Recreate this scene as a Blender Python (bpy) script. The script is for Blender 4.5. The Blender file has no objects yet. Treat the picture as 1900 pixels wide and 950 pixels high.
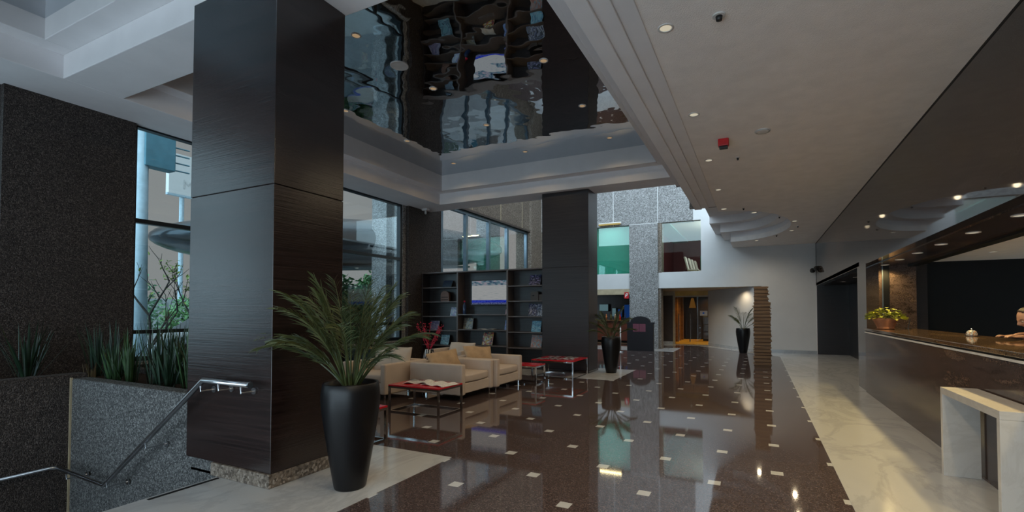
import bpy, bmesh, math, random
from mathutils import Vector, Matrix, Euler
random.seed(7)
R = math.radians
PI = math.pi
scene = bpy.context.scene
COL = scene.collection

# ------------------------------------------------------------------ camera
cam_d = bpy.data.cameras.new('camera')
cam = bpy.data.objects.new('camera', cam_d)
COL.objects.link(cam)
cam.location = (0, 0, 1.5)
cam.rotation_euler = (R(90) + 0.025, 0, 0.44648)
cam_d.sensor_width = 36.0
cam_d.lens = 871.8 / 1900 * 36.0
cam_d.shift_x = -39.2 / 1900
cam_d.shift_y = (556.12 - 475) / 1900
cam_d.clip_end = 400
scene.camera = cam

# ------------------------------------------------------------------ view
scene.view_settings.view_transform = 'Standard'
scene.view_settings.look = 'None'
scene.view_settings.exposure = 0.0
scene.view_settings.gamma = 1.0
scene.view_settings.use_curve_mapping = False
scene.cycles.use_denoising = True
scene.cycles.max_bounces = 10
scene.cycles.diffuse_bounces = 5
scene.cycles.glossy_bounces = 5
scene.cycles.transparent_max_bounces = 16
scene.cycles.sample_clamp_indirect = 3.0
scene.cycles.caustics_reflective = False
scene.cycles.caustics_refractive = False

# ------------------------------------------------------------------ sky: overcast, brighter overhead; fill glow added behind the camera, also below the horizon
W_HOR = (0.315, 0.285, 0.275)
W_ZEN = 1.25
W_BACK_FILL = 3.7
world = bpy.data.worlds.new('overcast_sky_with_fill')
scene.world = world
world.use_nodes = True
nt = world.node_tree
nt.nodes.clear()
def wn(t, **k):
    n = nt.nodes.new(t)
    for a, b in k.items(): setattr(n, a, b)
    return n
wo = wn('ShaderNodeOutputWorld'); bg = wn('ShaderNodeBackground')
tc = wn('ShaderNodeTexCoord'); sx = wn('ShaderNodeSeparateXYZ')
nt.links.new(tc.outputs['Generated'], sx.inputs[0])
mz = wn('ShaderNodeMapRange', interpolation_type='SMOOTHSTEP')
mz.inputs['From Min'].default_value = 0.42; mz.inputs['From Max'].default_value = 0.95
mz.inputs['To Min'].default_value = 0; mz.inputs['To Max'].default_value = W_ZEN
nt.links.new(sx.outputs['Z'], mz.inputs['Value'])
mb = wn('ShaderNodeMapRange', interpolation_type='SMOOTHSTEP')
mb.inputs['From Min'].default_value = 0.25; mb.inputs['From Max'].default_value = -0.9
mb.inputs['From Min'].default_value = -0.15
mb.inputs['To Min'].default_value = 0; mb.inputs['To Max'].default_value = W_BACK_FILL
nt.links.new(sx.outputs['Y'], mb.inputs['Value'])
def vcol(val_socket, col):
    m = wn('ShaderNodeVectorMath', operation='SCALE'); m.inputs[0].default_value = col
    nt.links.new(val_socket, m.inputs['Scale']); return m
va = vcol(mz.outputs[0], (0.66, 0.86, 1.0)); vb = vcol(mb.outputs[0], (0.64, 0.85, 1.0))
ad = wn('ShaderNodeVectorMath', operation='ADD'); ad2 = wn('ShaderNodeVectorMath', operation='ADD')
ad2.inputs[1].default_value = W_HOR
nt.links.new(va.outputs[0], ad.inputs[0]); nt.links.new(vb.outputs[0], ad.inputs[1])
nt.links.new(ad.outputs[0], ad2.inputs[0]); nt.links.new(ad2.outputs[0], bg.inputs['Color'])
nt.links.new(bg.outputs[0], wo.inputs[0])
LAMP = 1.0        # overall strength of the lobby's own downlights

# ================================================================== materials
class NM:
    def __init__(s, name):
        s.m = bpy.data.materials.new(name); s.m.use_nodes = True
        s.t = s.m.node_tree; s.t.nodes.clear()
        s.out = s.n('ShaderNodeOutputMaterial')
        s._tc = None
    def n(s, t, **k):
        x = s.t.nodes.new(t)
        for a, b in k.items(): setattr(x, a, b)
        return x
    def l(s, a, b): s.t.links.new(a, b)
    def obj(s, scale=(1, 1, 1), rot=(0, 0, 0), kind='Object'):
        if not s._tc: s._tc = s.n('ShaderNodeTexCoord')
        mp = s.n('ShaderNodeMapping'); mp.inputs['Scale'].default_value = scale; mp.inputs['Rotation'].default_value = rot
        s.l(s._tc.outputs[kind], mp.inputs[0]); return mp.outputs[0]
    def noise(s, vec, scale, detail=3, rough=.5, dist=0):
        x = s.n('ShaderNodeTexNoise'); x.inputs['Scale'].default_value = scale; x.inputs['Detail'].default_value = detail
        x.inputs['Roughness'].default_value = rough; x.inputs['Distortion'].default_value = dist
        s.l(vec, x.inputs['Vector']); return x.outputs['Fac']
    def ramp(s, fac, stops):
        x = s.n('ShaderNodeValToRGB'); e = x.color_ramp.elements
        while len(e) < len(stops): e.new(.5)
        for i, (p, c) in enumerate(stops):
            e[i].position = p; e[i].color = (*c, 1) if len(c) == 3 else c
        s.l(fac, x.inputs[0]); return x.outputs[0]
    def math(s, op, a, b=None, c=None):
        x = s.n('ShaderNodeMath', operation=op)
        for i, v in enumerate((a, b, c)):
            if v is None: continue
            if isinstance(v, (int, float)): x.inputs[i].default_value = v
            else: s.l(v, x.inputs[i])
        return x.outputs[0]
    def mix(s, fac, a, b):
        x = s.n('ShaderNodeMix', data_type='RGBA')
        for sock, v in ((x.inputs[0], fac), (x.inputs[6], a), (x.inputs[7], b)):
            if isinstance(v, (int, float)): sock.default_value = v
            elif isinstance(v, tuple): sock.default_value = (*v, 1)
            else: s.l(v, sock)
        return x.outputs[2]
    def bump(s, h, strength=.3, dist=.01):
        x = s.n('ShaderNodeBump'); x.inputs['Strength'].default_value = strength; x.inputs['Distance'].default_value = dist
        s.l(h, x.inputs['Height']); return x.outputs[0]
    def bsdf(s, color, rough=.5, metal=0, spec=.5, normal=None, **kw):
        p = s.n('ShaderNodeBsdfPrincipled')
        for nme, v in (('Base Color', color), ('Roughness', rough), ('Metallic', metal), ('Specular IOR Level', spec)):
            if isinstance(v, tuple): p.inputs[nme].default_value = (*v, 1)
            elif isinstance(v, (int, float)): p.inputs[nme].default_value = v
            else: s.l(v, p.inputs[nme])
        for k, v in kw.items(): p.inputs[k].default_value = v
        if normal is not None: s.l(normal, p.inputs['Normal'])
        s.l(p.outputs[0], s.out.inputs[0]); return p

def plain(name, c, rough=.5, metal=0, spec=.5, var=.12, vs=6, bump=0, bs=60, **kw):
    m = NM(name); v = m.obj()
    f = m.noise(v, vs, 3)
    lo = tuple(x * (1 - var) for x in c); hi = tuple(min(1, x * (1 + var)) for x in c)
    col = m.ramp(f, [(.3, lo), (.7, hi)])
    nrm = m.bump(m.noise(v, bs, 2), bump, .01) if bump else None
    m.bsdf(col, rough, metal, spec, nrm, **kw); return m.m

def emis(name, c, s=1.0):
    m = NM(name); e = m.n('ShaderNodeEmission'); e.inputs[0].default_value = (*c, 1); e.inputs[1].default_value = s
    m.l(e.outputs[0], m.out.inputs[0]); return m.m

def aggregate(name, cols, scale=55, bump=.5, rough=.75):
    m = NM(name); v = m.obj()
    vo = m.n('ShaderNodeTexVoronoi'); vo.inputs['Scale'].default_value = scale; m.l(v, vo.inputs['Vector'])
    sep = m.n('ShaderNodeSeparateColor'); m.l(vo.outputs['Color'], sep.inputs[0])
    c1 = m.ramp(sep.outputs[0], [(0, cols[0]), (.35, cols[1]), (.75, cols[2]), (1, cols[3])])
    big = m.noise(v, .9, 4)
    col = m.mix(m.math('MULTIPLY', big, .55), c1, tuple(x * .45 for x in cols[1]))
    m.bsdf(col, rough, 0, .3, m.bump(m.math('MULTIPLY', vo.outputs['Distance'], -1.0), bump, .02)); return m.m

def woodmat(name, c0, c1, rough=.32, spec=.5, rot=(0, 0, 0), freq=70):
    m = NM(name); v = m.obj(scale=(.9, .9, freq), rot=rot)
    f = m.noise(v, 1.6, 5, .62, .1)
    g = m.noise(m.obj(scale=(.4, .4, freq * .2), rot=rot), 1.5, 3)
    h = m.math('ADD', m.math('MULTIPLY', f, .7), m.math('MULTIPLY', g, .3))
    col = m.ramp(h, [(.36, c0), (.64, c1)])
    m.bsdf(col, rough, 0, spec, m.bump(f, .25, .004)); return m.m

def marble(name, base, vein, rough=.12, sc=1.0, spec=.5, tile=None):
    m = NM(name); v = m.obj(scale=(sc, sc * .55, sc), rot=(0, 0, .5))
    n1 = m.noise(v, 1.3, 8, .65, 1.2)
    w = m.math('ABSOLUTE', m.math('SUBTRACT', n1, .5))
    veinf = m.ramp(w, [(0, (1, 1, 1)), (.05, (0, 0, 0))])
    n2 = m.noise(v, 5, 5)
    col = m.mix(m.math('MULTIPLY', n2, .35), base, tuple(x * .72 for x in base))
    col = m.mix(m.math('MULTIPLY', veinf, .35), col, vein)
    m.bsdf(col, rough, 0, spec); return m.m

def granite_floor():
    m = NM('polished_brown_granite'); tc_ = m.obj()
    ox, oy, s = 0.6472, 4.4366, 0.50505
    sp = m.n('ShaderNodeSeparateXYZ'); m.l(tc_, sp.inputs[0])
    p = m.math('DIVIDE', m.math('SUBTRACT', sp.outputs[0], ox), s)
    q = m.math('DIVIDE', m.math('SUBTRACT', sp.outputs[1], oy), s)
    u = m.math('MULTIPLY', m.math('ADD', p, q), .5); w = m.math('MULTIPLY', m.math('SUBTRACT', p, q), .5)
    ru = m.math('ROUND', u); rw = m.math('ROUND', w)
    dp = m.math('ABSOLUTE', m.math('SUBTRACT', p, m.math('ADD', ru, rw)))
    dq = m.math('ABSOLUTE', m.math('SUBTRACT', q, m.math('SUBTRACT', ru, rw)))
    hs = .052 / s
    dot = m.math('LESS_THAN', m.math('MAXIMUM', dp, dq), hs)
    ju = m.math('LESS_THAN', m.math('ABSOLUTE', m.math('SUBTRACT', u, ru)), .0025)
    jw = m.math('LESS_THAN', m.math('ABSOLUTE', m.math('SUBTRACT', w, rw)), .0025)
    joint = m.math('MAXIMUM', ju, jw)
    # per tile tone
    cell = m.n('ShaderNodeCombineXYZ'); m.l(m.math('FLOOR', u), cell.inputs[0]); m.l(m.math('FLOOR', w), cell.inputs[1])
    wnz = m.n('ShaderNodeTexWhiteNoise', noise_dimensions='3D'); m.l(cell.outputs[0], wnz.inputs['Vector'])
    vo = m.n('ShaderNodeTexVoronoi'); vo.inputs['Scale'].default_value = 130; m.l(tc_, vo.inputs['Vector'])
    sc_ = m.n('ShaderNodeSeparateColor'); m.l(vo.outputs['Color'], sc_.inputs[0])
    speck = m.ramp(sc_.outputs[0], [(0, (.030, .023, .023)), (.5, (.080, .058, .056)), (.8, (.125, .092, .088)), (1, (.23, .175, .165))])
    cl = m.noise(tc_, 3.0, 4)
    col = m.mix(m.math('MULTIPLY', cl, .5), speck, (.066, .044, .042))
    col = m.mix(m.math('MULTIPLY', wnz.outputs['Value'], .3), col, (.105, .078, .075))
    col = m.mix(joint, col, (.09, .06, .055))
    col = m.mix(dot, col, (.56, .57, .57))
    m.bsdf(col, .045, 0, .85); return m.m

def stonemat(name, c0, c1, c2, rough=.12, spec=.5, sc=1.0):
    m = NM(name); v = m.obj(scale=(sc, sc * .45, sc * 2.6), rot=(.75, 0, 0))
    n1 = m.noise(v, 1.6, 9, .7, .15)
    n2 = m.noise(m.obj(), 60, 3)
    h = m.math('ADD', m.math('MULTIPLY', n1, .75), m.math('MULTIPLY', n2, .25))
    col = m.ramp(h, [(.40, c0), (.49, c1), (.54, c0), (.57, c2), (.62, c1)])
    m.bsdf(col, rough, 0, spec); return m.m

def mirror_mat():
    m = NM('stretched_mirror_film'); v = m.obj()
    n1 = m.noise(m.obj(scale=(1, 1.0, 1)), 1.1, 2, .4); n2 = m.noise(v, 3.2, 1)
    h = m.math('ADD', n1, m.math('MULTIPLY', n2, .10))
    g = m.n('ShaderNodeBsdfGlossy'); g.inputs['Color'].default_value = (.62, .66, .70, 1); g.inputs['Roughness'].default_value = .015
    m.l(m.bump(h, .035, .5), g.inputs['Normal']); m.l(g.outputs[0], m.out.inputs[0]); return m.m

def glassmat(name, tint, refl=.06, edge=.5):
    m = NM(name); t = m.n('ShaderNodeBsdfTransparent'); t.inputs[0].default_value = (*tint, 1)
    g = m.n('ShaderNodeBsdfGlossy'); g.inputs['Roughness'].default_value = .0; g.inputs['Color'].default_value = (.95, 1, 1, 1)
    fr = m.n('ShaderNodeLayerWeight'); fr.inputs['Blend'].default_value = .25
    f = m.math('ADD', m.math('MULTIPLY', fr.outputs['Fresnel'], edge), refl)
    mx = m.n('ShaderNodeMixShader'); m.l(f, mx.inputs[0]); m.l(t.outputs[0], mx.inputs[1]); m.l(g.outputs[0], mx.inputs[2])
    m.l(mx.outputs[0], m.out.inputs[0]); return m.m

def leafmat(name, c0, c1, rough=.45):
    m = NM(name); f = m.noise(m.obj(), 9, 2)
    p = m.bsdf(m.ramp(f, [(.3, c0), (.7, c1)]), rough, 0, .4); return m.m

def covermat(name, cols, seed=0.0, sc=(5, 5, 5)):
    """printed magazine cover: blocks of colour with a title band"""
    m = NM(name); v = m.obj(scale=sc, rot=(seed, seed * 1.7, seed * .6), kind='Generated')
    vo = m.n('ShaderNodeTexVoronoi', distance='CHEBYCHEV'); vo.inputs['Scale'].default_value = 1.3; m.l(v, vo.inputs['Vector'])
    s_ = m.n('ShaderNodeSeparateColor'); m.l(vo.outputs['Color'], s_.inputs[0])
    st = [(i / max(1, len(cols) - 1) * .9, c) for i, c in enumerate(cols)]
    r = m.ramp(m.math('ADD', m.math('MULTIPLY', s_.outputs[0], .7), m.math('MULTIPLY', m.noise(v, 2.5, 4), .35)), st)
    m.bsdf(r, .3, 0, .5); return m.m

M = {}
M['granite'] = granite_floor()
M['marble'] = marble('white_veined_marble', (.56, .57, .58), (.30, .31, .33), .14, .8)
M['marble_grey'] = marble('grey_marble_border', (.33, .35, .37), (.2, .2, .22), .14, .8)
M['marble_desk'] = marble('white_desk_marble', (.60, .575, .54), (.45, .42, .38), .25, 1.6)
M['plaster'] = plain('white_ceiling_plaster', (.76, .74, .75), .85, 0, .2, .03, 3)
M['textured'] = plain('textured_ceiling_plaster', (.87, .82, .79), .9, 0, .2, .04, 5, bump=.5, bs=90)
M['white_wall'] = plain('white_wall_paint', (.58, .575, .57), .8, 0, .3, .03, 2)
M['agg_dark'] = aggregate('dark_exposed_aggregate', [(.014, .011, .010), (.042, .033, .030), (.085, .068, .06), (.17, .14, .125)], 85)
M['agg_grey'] = aggregate('grey_exposed_aggregate', [(.03, .03, .03), (.08, .08, .08), (.16, .16, .155), (.32, .32, .31)], 85)
M['agg_light'] = aggregate('pale_exposed_aggregate', [(.11, .108, .105), (.24, .235, .23), (.36, .355, .35), (.52, .515, .51)], 42, .3)
M['agg_warm'] = aggregate('warm_exposed_aggregate', [(.07, .055, .042), (.17, .135, .105), (.27, .22, .175), (.42, .36, .30)], 50, .4)
M['wood'] = woodmat('dark_wenge_veneer', (.006, .0028, .0025), (.030, .0165, .0145), .22, .8)
M['wood_far'] = woodmat('dark_brown_veneer', (.016, .011, .011), (.034, .024, .024), .38, .4)
M['shelf_wood'] = woodmat('bookshelf_dark_wood', (.014, .011, .011), (.038, .030, .029), .38, .5, freq=40)
M['shelf_edge'] = plain('bookshelf_edge_wood', (.105, .085, .078), .4)
M['stone'] = stonemat('dark_brown_stone', (.022, .015, .012), (.085, .058, .050), (.15, .10, .075), .16, .4)
M['stone_top'] = stonemat('polished_counter_stone', (.06, .038, .023), (.13, .083, .046), (.24, .15, .075), .06, .7)
M['fascia'] = stonemat('polished_fascia_stone', (.034, .026, .024), (.058, .045, .041), (.085, .064, .056), .035, .5, .6)
M['black'] = plain('black_panel', (.004, .004, .004), .5, 0, .2)
M['dark_panel'] = woodmat('dark_recess_panel', (.008, .005, .004), (.018, .011, .009), .3, .4)
M['mirror'] = mirror_mat()
M['win_glass'] = glassmat('tinted_window_glass', (.88, .965, .985), .05, .45)
M['shop_glass'] = glassmat('storefront_glass', (.93, .965, .975), .03, .3)
M['green_glass'] = glassmat('greenish_glass', (.62, .90, .82), .06, .5)
M['pale_green_glass'] = glassmat('pale_green_glass', (.88, .96, .92), .05, .3)
M['door_glass'] = glassmat('clear_door_glass', (.93, .95, .93), .03, .3)
M['frame'] = plain('dark_window_frame', (.016, .02, .024), .35, .3)
M['alu'] = plain('anodised_mullion', (.16, .21, .25), .3, .8)
M['steel'] = plain('brushed_steel', (.55, .56, .58), .22, 1.0)
M['chrome'] = plain('chrome', (.62, .64, .66), .1, 1.0)
M['leather'] = plain('cream_leather', (.60, .50, .42), .42, 0, .4, .05, 4, bump=.06, bs=140)
M['pillow'] = plain('cream_pillow_cloth', (.58, .51, .44), .8, 0, .2, .06, 5, bump=.25, bs=12)
M['pillow_tan'] = plain('tan_pillow_velvet', (.50, .36, .23), .7, 0, .3, .16, 7, bump=.35, bs=14)
M['navy'] = plain('navy_arm_sheet', (.012, .02, .032), .5)
M['red'] = plain('red_lacquer', (.55, .012, .022), .18, 0, .5, .04)
M['paper'] = plain('newsprint', (.76, .76, .75), .8, 0, .2, .2, 40)
M['ink'] = plain('printed_ink', (.08, .09, .1), .8)
M['vase'] = plain('satin_black_vase', (.005, .005, .006), .36, 0, .35)
M['soil'] = plain('dark_soil', (.03, .018, .013), .95, 0, .1, .5, 40, bump=.8, bs=40)
M['palm'] = leafmat('palm_green', (.028, .045, .016), (.085, .10, .035))
M['palm_stem'] = leafmat('palm_stem_green', (.07, .08, .03), (.13, .12, .05))
M['grass'] = leafmat('iris_leaf_green', (.010, .024, .015), (.022, .052, .024))
M['grass_light'] = leafmat('iris_leaf_light_green', (.018, .045, .016), (.04, .09, .028))
M['grass_dry'] = leafmat('dry_leaf_straw', (.10, .07, .035), (.2, .15, .08))
M['hedge'] = leafmat('hedge_leaf', (.05, .15, .06), (.18, .36, .13))
M['bush'] = leafmat('bush_leaf', (.05, .13, .07), (.15, .27, .15))
M['young'] = leafmat('young_leaf', (.16, .25, .05), (.32, .42, .1))
M['bark'] = plain('bark', (.05, .045, .04), .9, 0, .1, .3, 20)
M['board'] = plain('black_sign_board', (.010, .009, .012), .45)
M['plum'] = plain('plum_poster', (.16, .045, .07), .5)
M['slab_a'] = woodmat('stacked_slab_brown', (.16, .095, .055), (.27, .175, .105), .6, .3, freq=12)
M['slab_b'] = woodmat('stacked_slab_dark', (.07, .04, .024), (.13, .08, .048), .6, .3, freq=12)
M['teal_wall'] = plain('teal_wall', (.24, .46, .45), .7, 0, .2, .04)
M['maroon'] = plain('maroon_wall', (.115, .025, .035), .6, 0, .3, .08)
M['amber_wood'] = woodmat('amber_wood', (.10, .045, .015), (.24, .11, .03), .4, .4, freq=8)
M['amber_floor'] = plain('amber_floor', (.55, .33, .05), .4, 0, .4, .15, 3)
M['beige'] = plain('beige_trim', (.42, .34, .22), .5)
M['brown_panel'] = plain('brown_door_panel', (.06, .042, .033), .5)
M['lens_w'] = emis('warm_lamp_lens', (1, .9, .68), .55)
M['lens_o'] = emis('orange_lamp_lens', (1, .68, .38), .32)
M['lens_c'] = emis('white_lamp_lens', (1, .95, .85), .30)
M['tube'] = emis('fluorescent_tube', (1, .80, .30), .42)
M['trim_white'] = plain('white_lamp_trim', (.66, .64, .62), .4)
M['plastic_b'] = plain('black_plastic', (.012, .012, .013), .4)
M['plastic_w'] = plain('white_plastic', (.6, .58, .56), .5)
M['plastic_r'] = plain('red_plastic', (.5, .015, .02), .35)
M['skin'] = plain('skin', (.31, .175, .125), .5, 0, .4, .05)
M['hair'] = plain('dark_brown_hair', (.022, .012, .008), .5, 0, .4, .3, 60)
M['cloth_red'] = plain('red_blouse', (.20, .006, .022), .75, 0, .2)
M['cloth_dark'] = plain('dark_skirt', (.01, .01, .013), .8)
M['terracotta'] = plain('terracotta', (.38, .16, .08), .7, 0, .2, .2, 12)
M['plant_yellow'] = leafmat('yellow_green_leaf', (.22, .26, .03), (.50, .50, .07))
M['canopy'] = plain('dark_blue_metal_canopy', (.028, .045, .058), .22, .5)
M['canopy_under'] = plain('canopy_underside', (.16, .20, .21), .6)
M['concrete'] = plain('pavement', (.42, .44, .45), .9, 0, .2, .12, 2)
M['asphalt'] = plain('asphalt', (.30, .34, .36), .9, 0, .2, .12, 2)
M['car'] = plain('silver_car_paint', (.42, .46, .48), .25, .4)
M['car_glass'] = plain('car_window', (.04, .06, .07), .08, 0, .6)
M['rubber'] = plain('tyre_rubber', (.015, .015, .016), .7)
M['post'] = plain('pale_blue_post', (.35, .45, .5), .5)
M['teal_metal'] = plain('teal_metal_sign', (.08, .22, .28), .5)
M['bill'] = plain('white_billboard', (.62, .6, .58), .6, 0, .2, .02)
M['bill_ink'] = plain('grey_billboard_letter', (.5, .49, .48), .6)
M['berry'] = plain('red_berry', (.5, .008, .05), .35)
M['bottle'] = plain('blue_bottle', (.015, .035, .10), .12, 0, .6)
M['blue'] = emis('blue_screen', (.02, .10, .42), .22)
M['screen_pale'] = emis('pale_screen', (.45, .8, .9), .16)

# ================================================================== mesh helpers
class B:
    def __init__(s): s.bm = bmesh.new()
    def box(s, x0, x1, y0, y1, z0, z1, mtx=None):
        v = [s.bm.verts.new((x, y, z)) for z in (z0, z1) for x, y in ((x0, y0), (x1, y0), (x1, y1), (x0, y1))]
        for f in ((3, 2, 1, 0), (4, 5, 6, 7), (0, 1, 5, 4), (1, 2, 6, 5), (2, 3, 7, 6), (3, 0, 4, 7)):
            s.bm.faces.new([v[i] for i in f])
        if mtx: bmesh.ops.transform(s.bm, matrix=mtx, verts=v)
        return s
    def prism(s, pts, z0, z1):
        a = [s.bm.verts.new((x, y, z0)) for x, y in pts]; b = [s.bm.verts.new((x, y, z1)) for x, y in pts]
        n = len(pts)
        s.bm.faces.new(a[::-1]); s.bm.faces.new(b)
        for i in range(n): s.bm.faces.new((a[i], a[(i + 1) % n], b[(i + 1) % n], b[i]))
        return s
    def prism_y(s, pts, y0, y1):      # pts in (x,z)
        a = [s.bm.verts.new((x, y0, z)) for x, z in pts]; b = [s.bm.verts.new((x, y1, z)) for x, z in pts]
        n = len(pts)
        s.bm.faces.new(a); s.bm.faces.new(b[::-1])
        for i in range(n): s.bm.faces.new((a[(i + 1) % n], a[i], b[i], b[(i + 1) % n]))
        return s
    def lathe(s, prof, seg=40, c=(0, 0, 0), close=False):
        rings = []
        for r, z in prof:
            if r < 1e-5: rings.append([s.bm.verts.new((c[0], c[1], c[2] + z))])
            else: rings.append([s.bm.verts.new((c[0] + r * math.cos(2 * PI * i / seg), c[1] + r * math.sin(2 * PI * i / seg), c[2] + z)) for i in range(seg)])
        for a, b in zip(rings[:-1], rings[1:]):
            for i in range(seg):
                j = (i + 1) % seg
                if len(a) == 1 and len(b) == 1: continue
                if len(a) == 1: s.bm.faces.new((a[0], b[i], b[j]))
                elif len(b) == 1: s.bm.faces.new((a[i], a[j], b[0]))
                else: s.bm.faces.new((a[i], a[j], b[j], b[i]))
        return s
    def tube(s, pts, r, seg=8, cap=True):
        pts = [Vector(p) for p in pts]; n = len(pts)
        rs = r if isinstance(r, (list, tuple)) else [r] * n
        rings = []; up = Vector((0, 0, 1))
        for i, p in enumerate(pts):
            d = (pts[min(i + 1, n - 1)] - pts[max(i - 1, 0)]).normalized()
            ref = up if abs(d.dot(up)) < .95 else Vector((1, 0, 0))
            a = d.cross(ref).normalized(); b = d.cross(a).normalized()
            rings.append([s.bm.verts.new(p + (a * math.cos(2 * PI * k / seg) + b * math.sin(2 * PI * k / seg)) * rs[i]) for k in range(seg)])
        for a, b in zip(rings[:-1], rings[1:]):
            for k in range(seg): s.bm.faces.new((a[k], a[(k + 1) % seg], b[(k + 1) % seg], b[k]))
        if cap:
            s.bm.faces.new(rings[0]); s.bm.faces.new(rings[-1][::-1])
        return s
    def ball(s, c, r, sc=(1, 1, 1), sub=2):
        g = bmesh.ops.create_icosphere(s.bm, subdivisions=sub, radius=r)
        bmesh.ops.transform(s.bm, matrix=Matrix.Translation(c) @ Matrix.Diagonal((*sc, 1)), verts=g['verts']); return s
    def blade(s, p0, d, length, width, bend, side, n=6):
        """leaf blade: p0 root, d direction, bends by gravity; folded along the midrib"""
        p = Vector(p0); d = Vector(d).normalized(); side = Vector(side).normalized(); prev = None
        for i in range(n + 1):
            t = i / n; w = width * (math.sin(PI * min(1, .18 + t * .82)) ** .7 if t < 1 else .02)
            c = s.bm.verts.new(p + Vector((0, 0, -w * .25))); a = s.bm.verts.new(p + side * w * .5); b = s.bm.verts.new(p - side * w * .5)
            if prev:
                s.bm.faces.new((prev[0], c, a, prev[1])); s.bm.faces.new((prev[2], b, c, prev[0]))
            prev = (c, a, b)
            p = p + d * (length / n); d = (d + Vector((0, 0, -bend / n))).normalized()
        return s
    def mesh(s, name, mat, smooth=False):
        me = bpy.data.meshes.new(name)
        bmesh.ops.recalc_face_normals(s.bm, faces=s.bm.faces)
        s.bm.to_mesh(me); s.bm.free()
        if smooth:
            for p in me.polygons: p.use_smooth = True
        me.materials.append(mat); return me

def auto(o, bevel=0, seg=2, sub=0):
    if bevel:
        m = o.modifiers.new('bevel', 'BEVEL'); m.width = bevel; m.segments = seg; m.limit_method = 'ANGLE'; m.angle_limit = R(35)
        m.harden_normals = False
    if sub:
        m = o.modifiers.new('subdivision', 'SUBSURF'); m.levels = sub; m.render_levels = sub
    return o
def link(name, me, parent=None, loc=None, rotz=0):
    o = bpy.data.objects.new(name, me); COL.objects.link(o)
    if parent: o.parent = parent
    if loc: o.location = loc
    if rotz: o.rotation_euler[2] = rotz
    return o
def tag(o, label, cat, group=None):
    o['label'] = label; o['category'] = cat
    if group: o['group'] = group
    return o
def thing(name, label, cat, loc=(0, 0, 0), rotz=0, group=None):
    o = link(name, None, None, loc, rotz); o.empty_display_size = .1; return tag(o, label, cat, group)
def part(parent, name, b, mat, label=None, smooth=False, bevel=0, seg=2, sub=0, stuff=False):
    o = link(name, b.mesh(name, mat, smooth), parent); auto(o, bevel, seg, sub)
    if label: o['label'] = label
    if stuff: o['kind'] = 'stuff'
    return o
def solo(name, label, cat, b, mat, loc=(0, 0, 0), rotz=0, group=None, smooth=False, bevel=0, sub=0):
    o = link(name, b.mesh(name, mat, smooth), None, loc, rotz); auto(o, bevel, 2, sub); return tag(o, label, cat, group)
def struct(name, b, mat, parent=None, smooth=False, bevel=0):
    o = link(name, b.mesh(name, mat, smooth), parent); auto(o, bevel)
    if parent is None: o['kind'] = 'structure'
    return o
def dup(root, loc, rotz=0, label=None, group=None, scale=None):
    r = root.copy(); COL.objects.link(r); r.location = loc; r.rotation_euler = (0, 0, rotz)
    if label: r['label'] = label
    if group: r['group'] = group
    if scale: r.scale = (scale,) * 3
    for ch in list(root.children):
        c = ch.copy(); COL.objects.link(c); c.parent = r
        for g in list(ch.children):
            d = g.copy(); COL.objects.link(d); d.parent = c
    return r
def text_mesh(name, txt, size, mat, extrude=.002):
    cu = bpy.data.curves.new(name, 'FONT'); cu.body = txt; cu.size = size; cu.extrude = extrude
    cu.align_x = 'CENTER'; cu.align_y = 'CENTER'
    o = bpy.data.objects.new(name, cu); COL.objects.link(o)
    dg = bpy.context.evaluated_depsgraph_get()
    me = bpy.data.meshes.new_from_object(o.evaluated_get(dg))
    bpy.data.objects.remove(o); me.materials.clear(); me.materials.append(mat); return me

# ================================================================== SHELL
CZ = 3.90           # low ceiling
WX = -8.9           # window wall
BZ = 4.5            # underside of the coffer beams
# ---- floors
b = B()
gran = [(-4.42, -3), (.64, -3), (.64, 17.6), (-.25, 18.7), (-2.35, 21.6), (-8.9, 21.6), (-8.9, 3.72), (-4.95, 3.72), (-4.95, 2.91), (-4.42, 2.91)]
b.prism(gran, -.12, 0)
struct('floor', b, M['granite'])
T = .003
b = B()
b.prism([(.64, -3), (1.42, -3), (1.42, 5.4), (1.66, 11.2), (1.66, 11.5), (2.8, 11.5), (2.8, 19.3), (-.14, 19.3), (-2.05, 22.4), (-4.3, 22.4), (-4.3, 21.6), (-2.35, 21.6), (-.25, 18.7), (.64, 17.6)], -.12, T)
struct('floor', b, M['marble'])
b = B(); b.prism([(1.42, -3), (6, -3), (6, 11.76), (1.66, 11.5), (1.66, 11.2), (1.42, 5.4)], -.12, T)
struct('floor', b, M['marble'])
b = B(); b.prism([(-4.44, .3), (-2.86, .3), (-2.86, 4.03), (-8.0, 4.03), (-8.0, 3.86), (-4.955, 3.86), (-4.955, 2.7), (-4.44, 2.7)], -.02, T)
b.prism([(-8.85, 10.0), (-2.85, 10.0), (-2.85, 12.0), (-8.85, 12.0)], -.02, T)
b.prism([(-8.85, 18.05), (-2.86, 18.05), (-2.86, 20.0), (-8.85, 20.0)], -.02, T)
struct('floor', b, M['marble'])
# marble slab joints and the slot drain beside the stair
b = B(); b.box(-4.405, -4.375, 2.08, 2.62, T, T + .004)
struct('trim_1', b, M['black'])
# floor of the entrance hall behind
b = B(); b.box(-4.3, 2, 22.4, 29, -.12, 0)
struct('floor', b, M['amber_floor'])
b = B(); b.box(-8.9, -4.3, 21.6, 27, -.12, 0)
struct('floor', b, M['brown_panel'])

# ---- stair going down on the left
b = B()
for i in range(7):
    x1 = -4.42 - .30 * i; x0 = x1 - .30 if i < 6 else -7.5
    b.box(x0, x1, -1.5, 2.70, -1.35, -.16 * (i + 1))
struct('floor', b, M['marble_grey'])
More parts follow.
